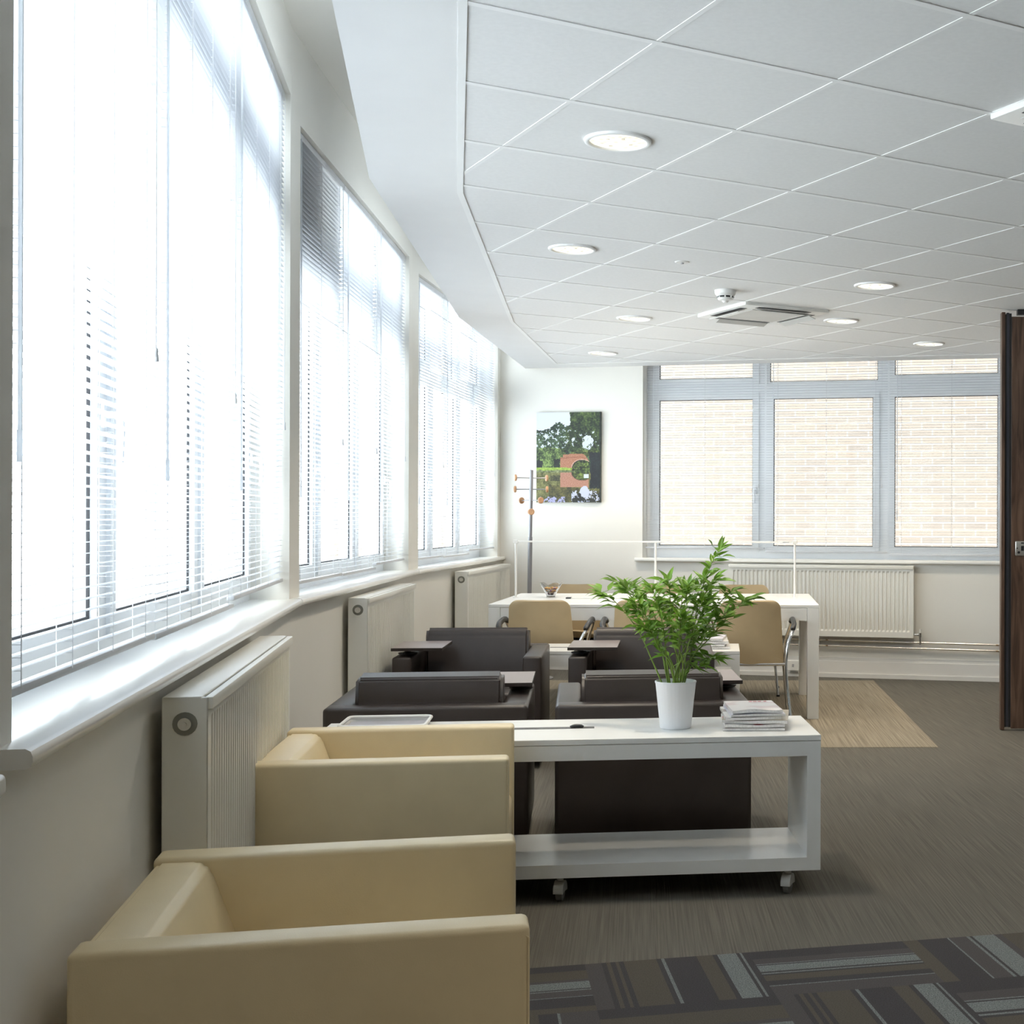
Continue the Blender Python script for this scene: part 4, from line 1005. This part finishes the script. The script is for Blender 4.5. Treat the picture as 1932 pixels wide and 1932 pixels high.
# ---------------------------------------------------------------- dark brown armchairs with tablet arms
def brown_chair(label):
    """sitter faces +y; back rail towards -y"""
    r = thing('brown_armchair', label, 'armchair', (0, 0, 0), 0, 'dark brown armchairs with tablet tables')
    Wd, Ln, Hh, th = 0.765, 0.735, 0.59, 0.098
    for s in (-1, 1):
        x0 = s * Wd / 2 - (th if s > 0 else 0)
        bm = rbox(x0, x0 + th, -Ln / 2 + 0.0, Ln / 2, 0.06, Hh, 0.014, 4); a = obj('armrest', bm, BROWN, r, True)
        bm = B(); xo = s * (Wd / 2 - 0.004); tube(bm, [(xo, -Ln / 2 + 0.01, Hh - 0.014), (xo, Ln / 2 - 0.01, Hh - 0.014)], 0.003, 8); obj('piping', bm, BROWN, a, True)
    bm = rbox(-Wd / 2 + 0.004, Wd / 2 - 0.004, -Ln / 2 - 0.003, -Ln / 2 + 0.10, 0.055, Hh + 0.002, 0.014, 4); bk = obj('back_rail', bm, BROWN, r, True)
    bm = B(); tube(bm, [(-Wd / 2 + 0.02, -Ln / 2 + 0.001, Hh - 0.012), (Wd / 2 - 0.02, -Ln / 2 + 0.001, Hh - 0.012)], 0.0032, 8); obj('piping', bm, BROWN, bk, True)
    xi = Wd / 2 - th - 0.004
    bm = B()
    prof = [(-Ln / 2 + 0.104, 0.40), (-Ln / 2 + 0.095, Hh + 0.01), (-Ln / 2 + 0.115, 0.690), (-Ln / 2 + 0.235, 0.702), (-Ln / 2 + 0.265, 0.66), (-Ln / 2 + 0.285, 0.41)]
    a = [bm.verts.new((-xi, y, z)) for y, z in prof]; b = [bm.verts.new((xi, y, z)) for y, z in prof]; n = len(prof)
    bm.faces.new(a); bm.faces.new(b[::-1])
    for k in range(n): bm.faces.new((a[k], b[k], b[(k + 1) % n], a[(k + 1) % n]))
    bmesh.ops.bevel(bm, geom=bm.edges[:], offset=0.016, segments=3, affect='EDGES')
    cu = obj('back_cushion', bm, BROWN, r, True)
    bm = B()
    tube(bm, [(-xi + 0.02, -Ln / 2 + 0.113, 0.684), (xi - 0.02, -Ln / 2 + 0.113, 0.684)], 0.0035, 8); obj('piping', bm, BROWN, cu, True)
    bm = rbox(-xi, xi, -Ln / 2 + 0.10, Ln / 2 - 0.005, 0.27, 0.405, 0.025, 4); obj('seat_cushion', bm, BROWN, r, True)
    bm = B(); box(bm, -xi, xi, -Ln / 2 + 0.1, Ln / 2 - 0.03, 0.07, 0.268); obj('seat_base', bm, BROWN, r)
    for sx in (-1, 1):
        for sy in (-1, 1):
            bm = B(); lathe(bm, [(0, 0), (0.02, 0), (0.02, 0.062), (0, 0.062)], 14, sx * 0.32, sy * 0.30, 0); obj('foot', bm, CHROME, r, True)
    # swivelling tablet on the sitter's right arm
    bm = rbox(Wd / 2 - 0.256, Wd / 2 + 0.004, Ln / 2 - 0.405, Ln / 2 + 0.0, 0.622, 0.638, 0.0015, 1)
    for f in bm.faces: f.material_index = 0 if f.normal.z > 0.9 else 1
    t = obj('tablet', bm, [WENGE, DARK], r)
    bm = B(); lathe(bm, [(0, 0.590), (0.05, 0.590), (0.05, 0.596), (0.016, 0.600), (0.016, 0.616), (0.04, 0.618), (0.04, 0.6225), (0, 0.6225)], 20, Wd / 2 - 0.05, Ln / 2 - 0.20, 0); obj('pivot', bm, BLACK, t, True)
    return r
b1 = brown_chair('dark brown leather armchair seen from behind, right of the pair at the bench')
def place_brown(o, bx, by, a):
    """bx,by = middle of the back edge (world), a = facing rotation"""
    o.location = (bx - math.sin(a) * 0.3675, by + math.cos(a) * 0.3675, 0); o.rotation_euler = (0, 0, a)
place_brown(b1, -0.440, 5.150, math.radians(8))
b2 = dup(b1, (0, 0, 0), 0, 'dark brown leather armchair seen from behind, left one by the radiator'); place_brown(b2, -1.302, 5.045, math.radians(8.0))
b3 = dup(b1, (0, 0, 0), 0, 'dark brown leather armchair facing us, left one in front of the low table')
def place_front(o, fx, fy, a):
    """fx,fy = middle of the front edge of a chair turned to face the camera"""
    o.location = (fx + math.sin(a) * 0.3675, fy - math.cos(a) * 0.3675, 0); o.rotation_euler = (0, 0, a)
place_front(b3, -1.562, 6.870, math.radians(186))
b4 = dup(b1, (0, 0, 0), 0, 'dark brown leather armchair facing us, right one behind the plant'); place_front(b4, -0.660, 6.93, math.radians(184))

# ---------------------------------------------------------------- potted bamboo
pc = (-0.331, 4.765)
pl = thing('potted_bamboo', 'leafy green bamboo plant in a white ribbed pot on the rolling bench', 'plant', (pc[0], pc[1], KH + 0.0008))
bm = B(); lathe(bm, [(0, 0.0), (0.054, 0.0), (0.056, 0.004), (0.0725, 0.160), (0.0745, 0.163), (0.0745, 0.168), (0.070, 0.169), (0.068, 0.160), (0.066, 0.135), (0, 0.135)], 96, ribs=32, ramp=0.006); obj('pot', bm, POTM, pl, True)
bm = B(); lathe(bm, [(0.065, 0.137), (0.03, 0.142), (0, 0.143)], 24); obj('soil', bm, SOIL, pl, True)
rnd = random.Random(5)
def leaf(bm, base, dirv, L, wd, droop, up):
    dirv = dirv.normalized(); side = dirv.cross(up).normalized(); nrm = side.cross(dirv).normalized()
    prof = [(0.0, 0.06), (0.12, 0.55), (0.32, 1.0), (0.6, 0.72), (0.85, 0.28), (1.0, 0.0)]
    prev = None
    for q, wv in prof:
        c = base + dirv * L * q - Vector((0, 0, 1)) * droop * L * q * q
        if wv == 0.0:
            v = bm.verts.new(c); bm.faces.new((prev[0], prev[1], v)); bm.faces.new((prev[1], prev[2], v)); continue
        row = (bm.verts.new(c - side * wd * wv + nrm * wd * wv * 0.35), bm.verts.new(c), bm.verts.new(c + side * wd * wv + nrm * wd * wv * 0.35))
        if prev:
            bm.faces.new((prev[0], prev[1], row[1], row[0])); bm.faces.new((prev[1], prev[2], row[2], row[1]))
        prev = row
# stem tips in the picture plane: (x right of the pot, z above the bench, y depth)
tips = [(-0.27, 0.50, 0.00), (-0.22, 0.53, 0.10), (-0.17, 0.52, -0.06), (-0.13, 0.50, 0.08), (-0.08, 0.52, -0.10), (-0.03, 0.545, 0.03), (0.02, 0.51, 0.12), (0.05, 0.53, -0.07), (0.10, 0.55, 0.04),
        (0.155, 0.655, 0.02), (0.14, 0.55, -0.08), (0.20, 0.50, 0.09), (0.265, 0.475, 0.01), (0.18, 0.42, -0.05), (0.14, 0.26, 0.05), (-0.10, 0.38, -0.09), (0.03, 0.42, -0.11), (-0.04, 0.44, 0.10), (0.08, 0.36, 0.10), (-0.14, 0.44, -0.02), (0.12, 0.47, 0.0)]
for k, (tx, tz, ty) in enumerate(tips):
    a = rnd.uniform(0, 2 * PI); r0 = rnd.uniform(0.008, 0.042)
    b0 = Vector((r0 * math.cos(a) + 0.05 * tx, r0 * math.sin(a), 0.138))
    m1 = b0 + Vector((tx * 0.16, ty * 0.2, 0.10)); m2 = Vector((tx * 0.50, ty * 0.6, 0.138 + (tz - 0.138) * 0.58)); m3 = Vector((tx * 0.80, ty * 0.85, 0.138 + (tz - 0.138) * 0.86)); t1 = Vector((tx, ty, tz - 0.015))
    path = smooth_path([b0, m1, m2, m3, t1], 8); n = len(path)
    bm = B(); tube(bm, path, [0.0035 * (1 - 0.75 * q / (n - 1)) for q in range(n)], 6); st_ = obj('stem', bm, STEM, pl, True)
    bm = B()
    start = int(n * (0.42 if tz > 0.4 else 0.35))
    for q in range(start, n):
        reps = 1 if q < n * 0.6 else 2
        for _ in range(reps):
            tdir = (path[min(q + 1, n - 1)] - path[q - 1]).normalized()
            az = rnd.uniform(0, 2 * PI); out = Vector((math.cos(az) * 1.15, math.sin(az) * 0.9, rnd.uniform(-0.35, 0.55)))
            L = rnd.uniform(0.042, 0.072)
            base = path[q].copy()
            # side shoot
            if rnd.random() < 0.55:
                e_ = base + out.normalized() * rnd.uniform(0.012, 0.035); tube(bm, [base, e_], 0.0009, 4); base = e_
            leaf(bm, base, (tdir * 0.55 + out * 0.8), L, rnd.uniform(0.0065, 0.0105), rnd.uniform(0.05, 0.5), Vector((rnd.uniform(-.3, .3), rnd.uniform(-0.9, -0.1), 1)).normalized())
    for _ in range(3): leaf(bm, path[-1], (path[-1] - path[-3]).normalized() + Vector((rnd.uniform(-.6, .6), rnd.uniform(-.6, .6), rnd.uniform(-.3, .5))), rnd.uniform(0.05, 0.075), 0.009, 0.15, Vector((0, -0.4, 1)).normalized())
    obj('leaves', bm, LEAF, st_, True)
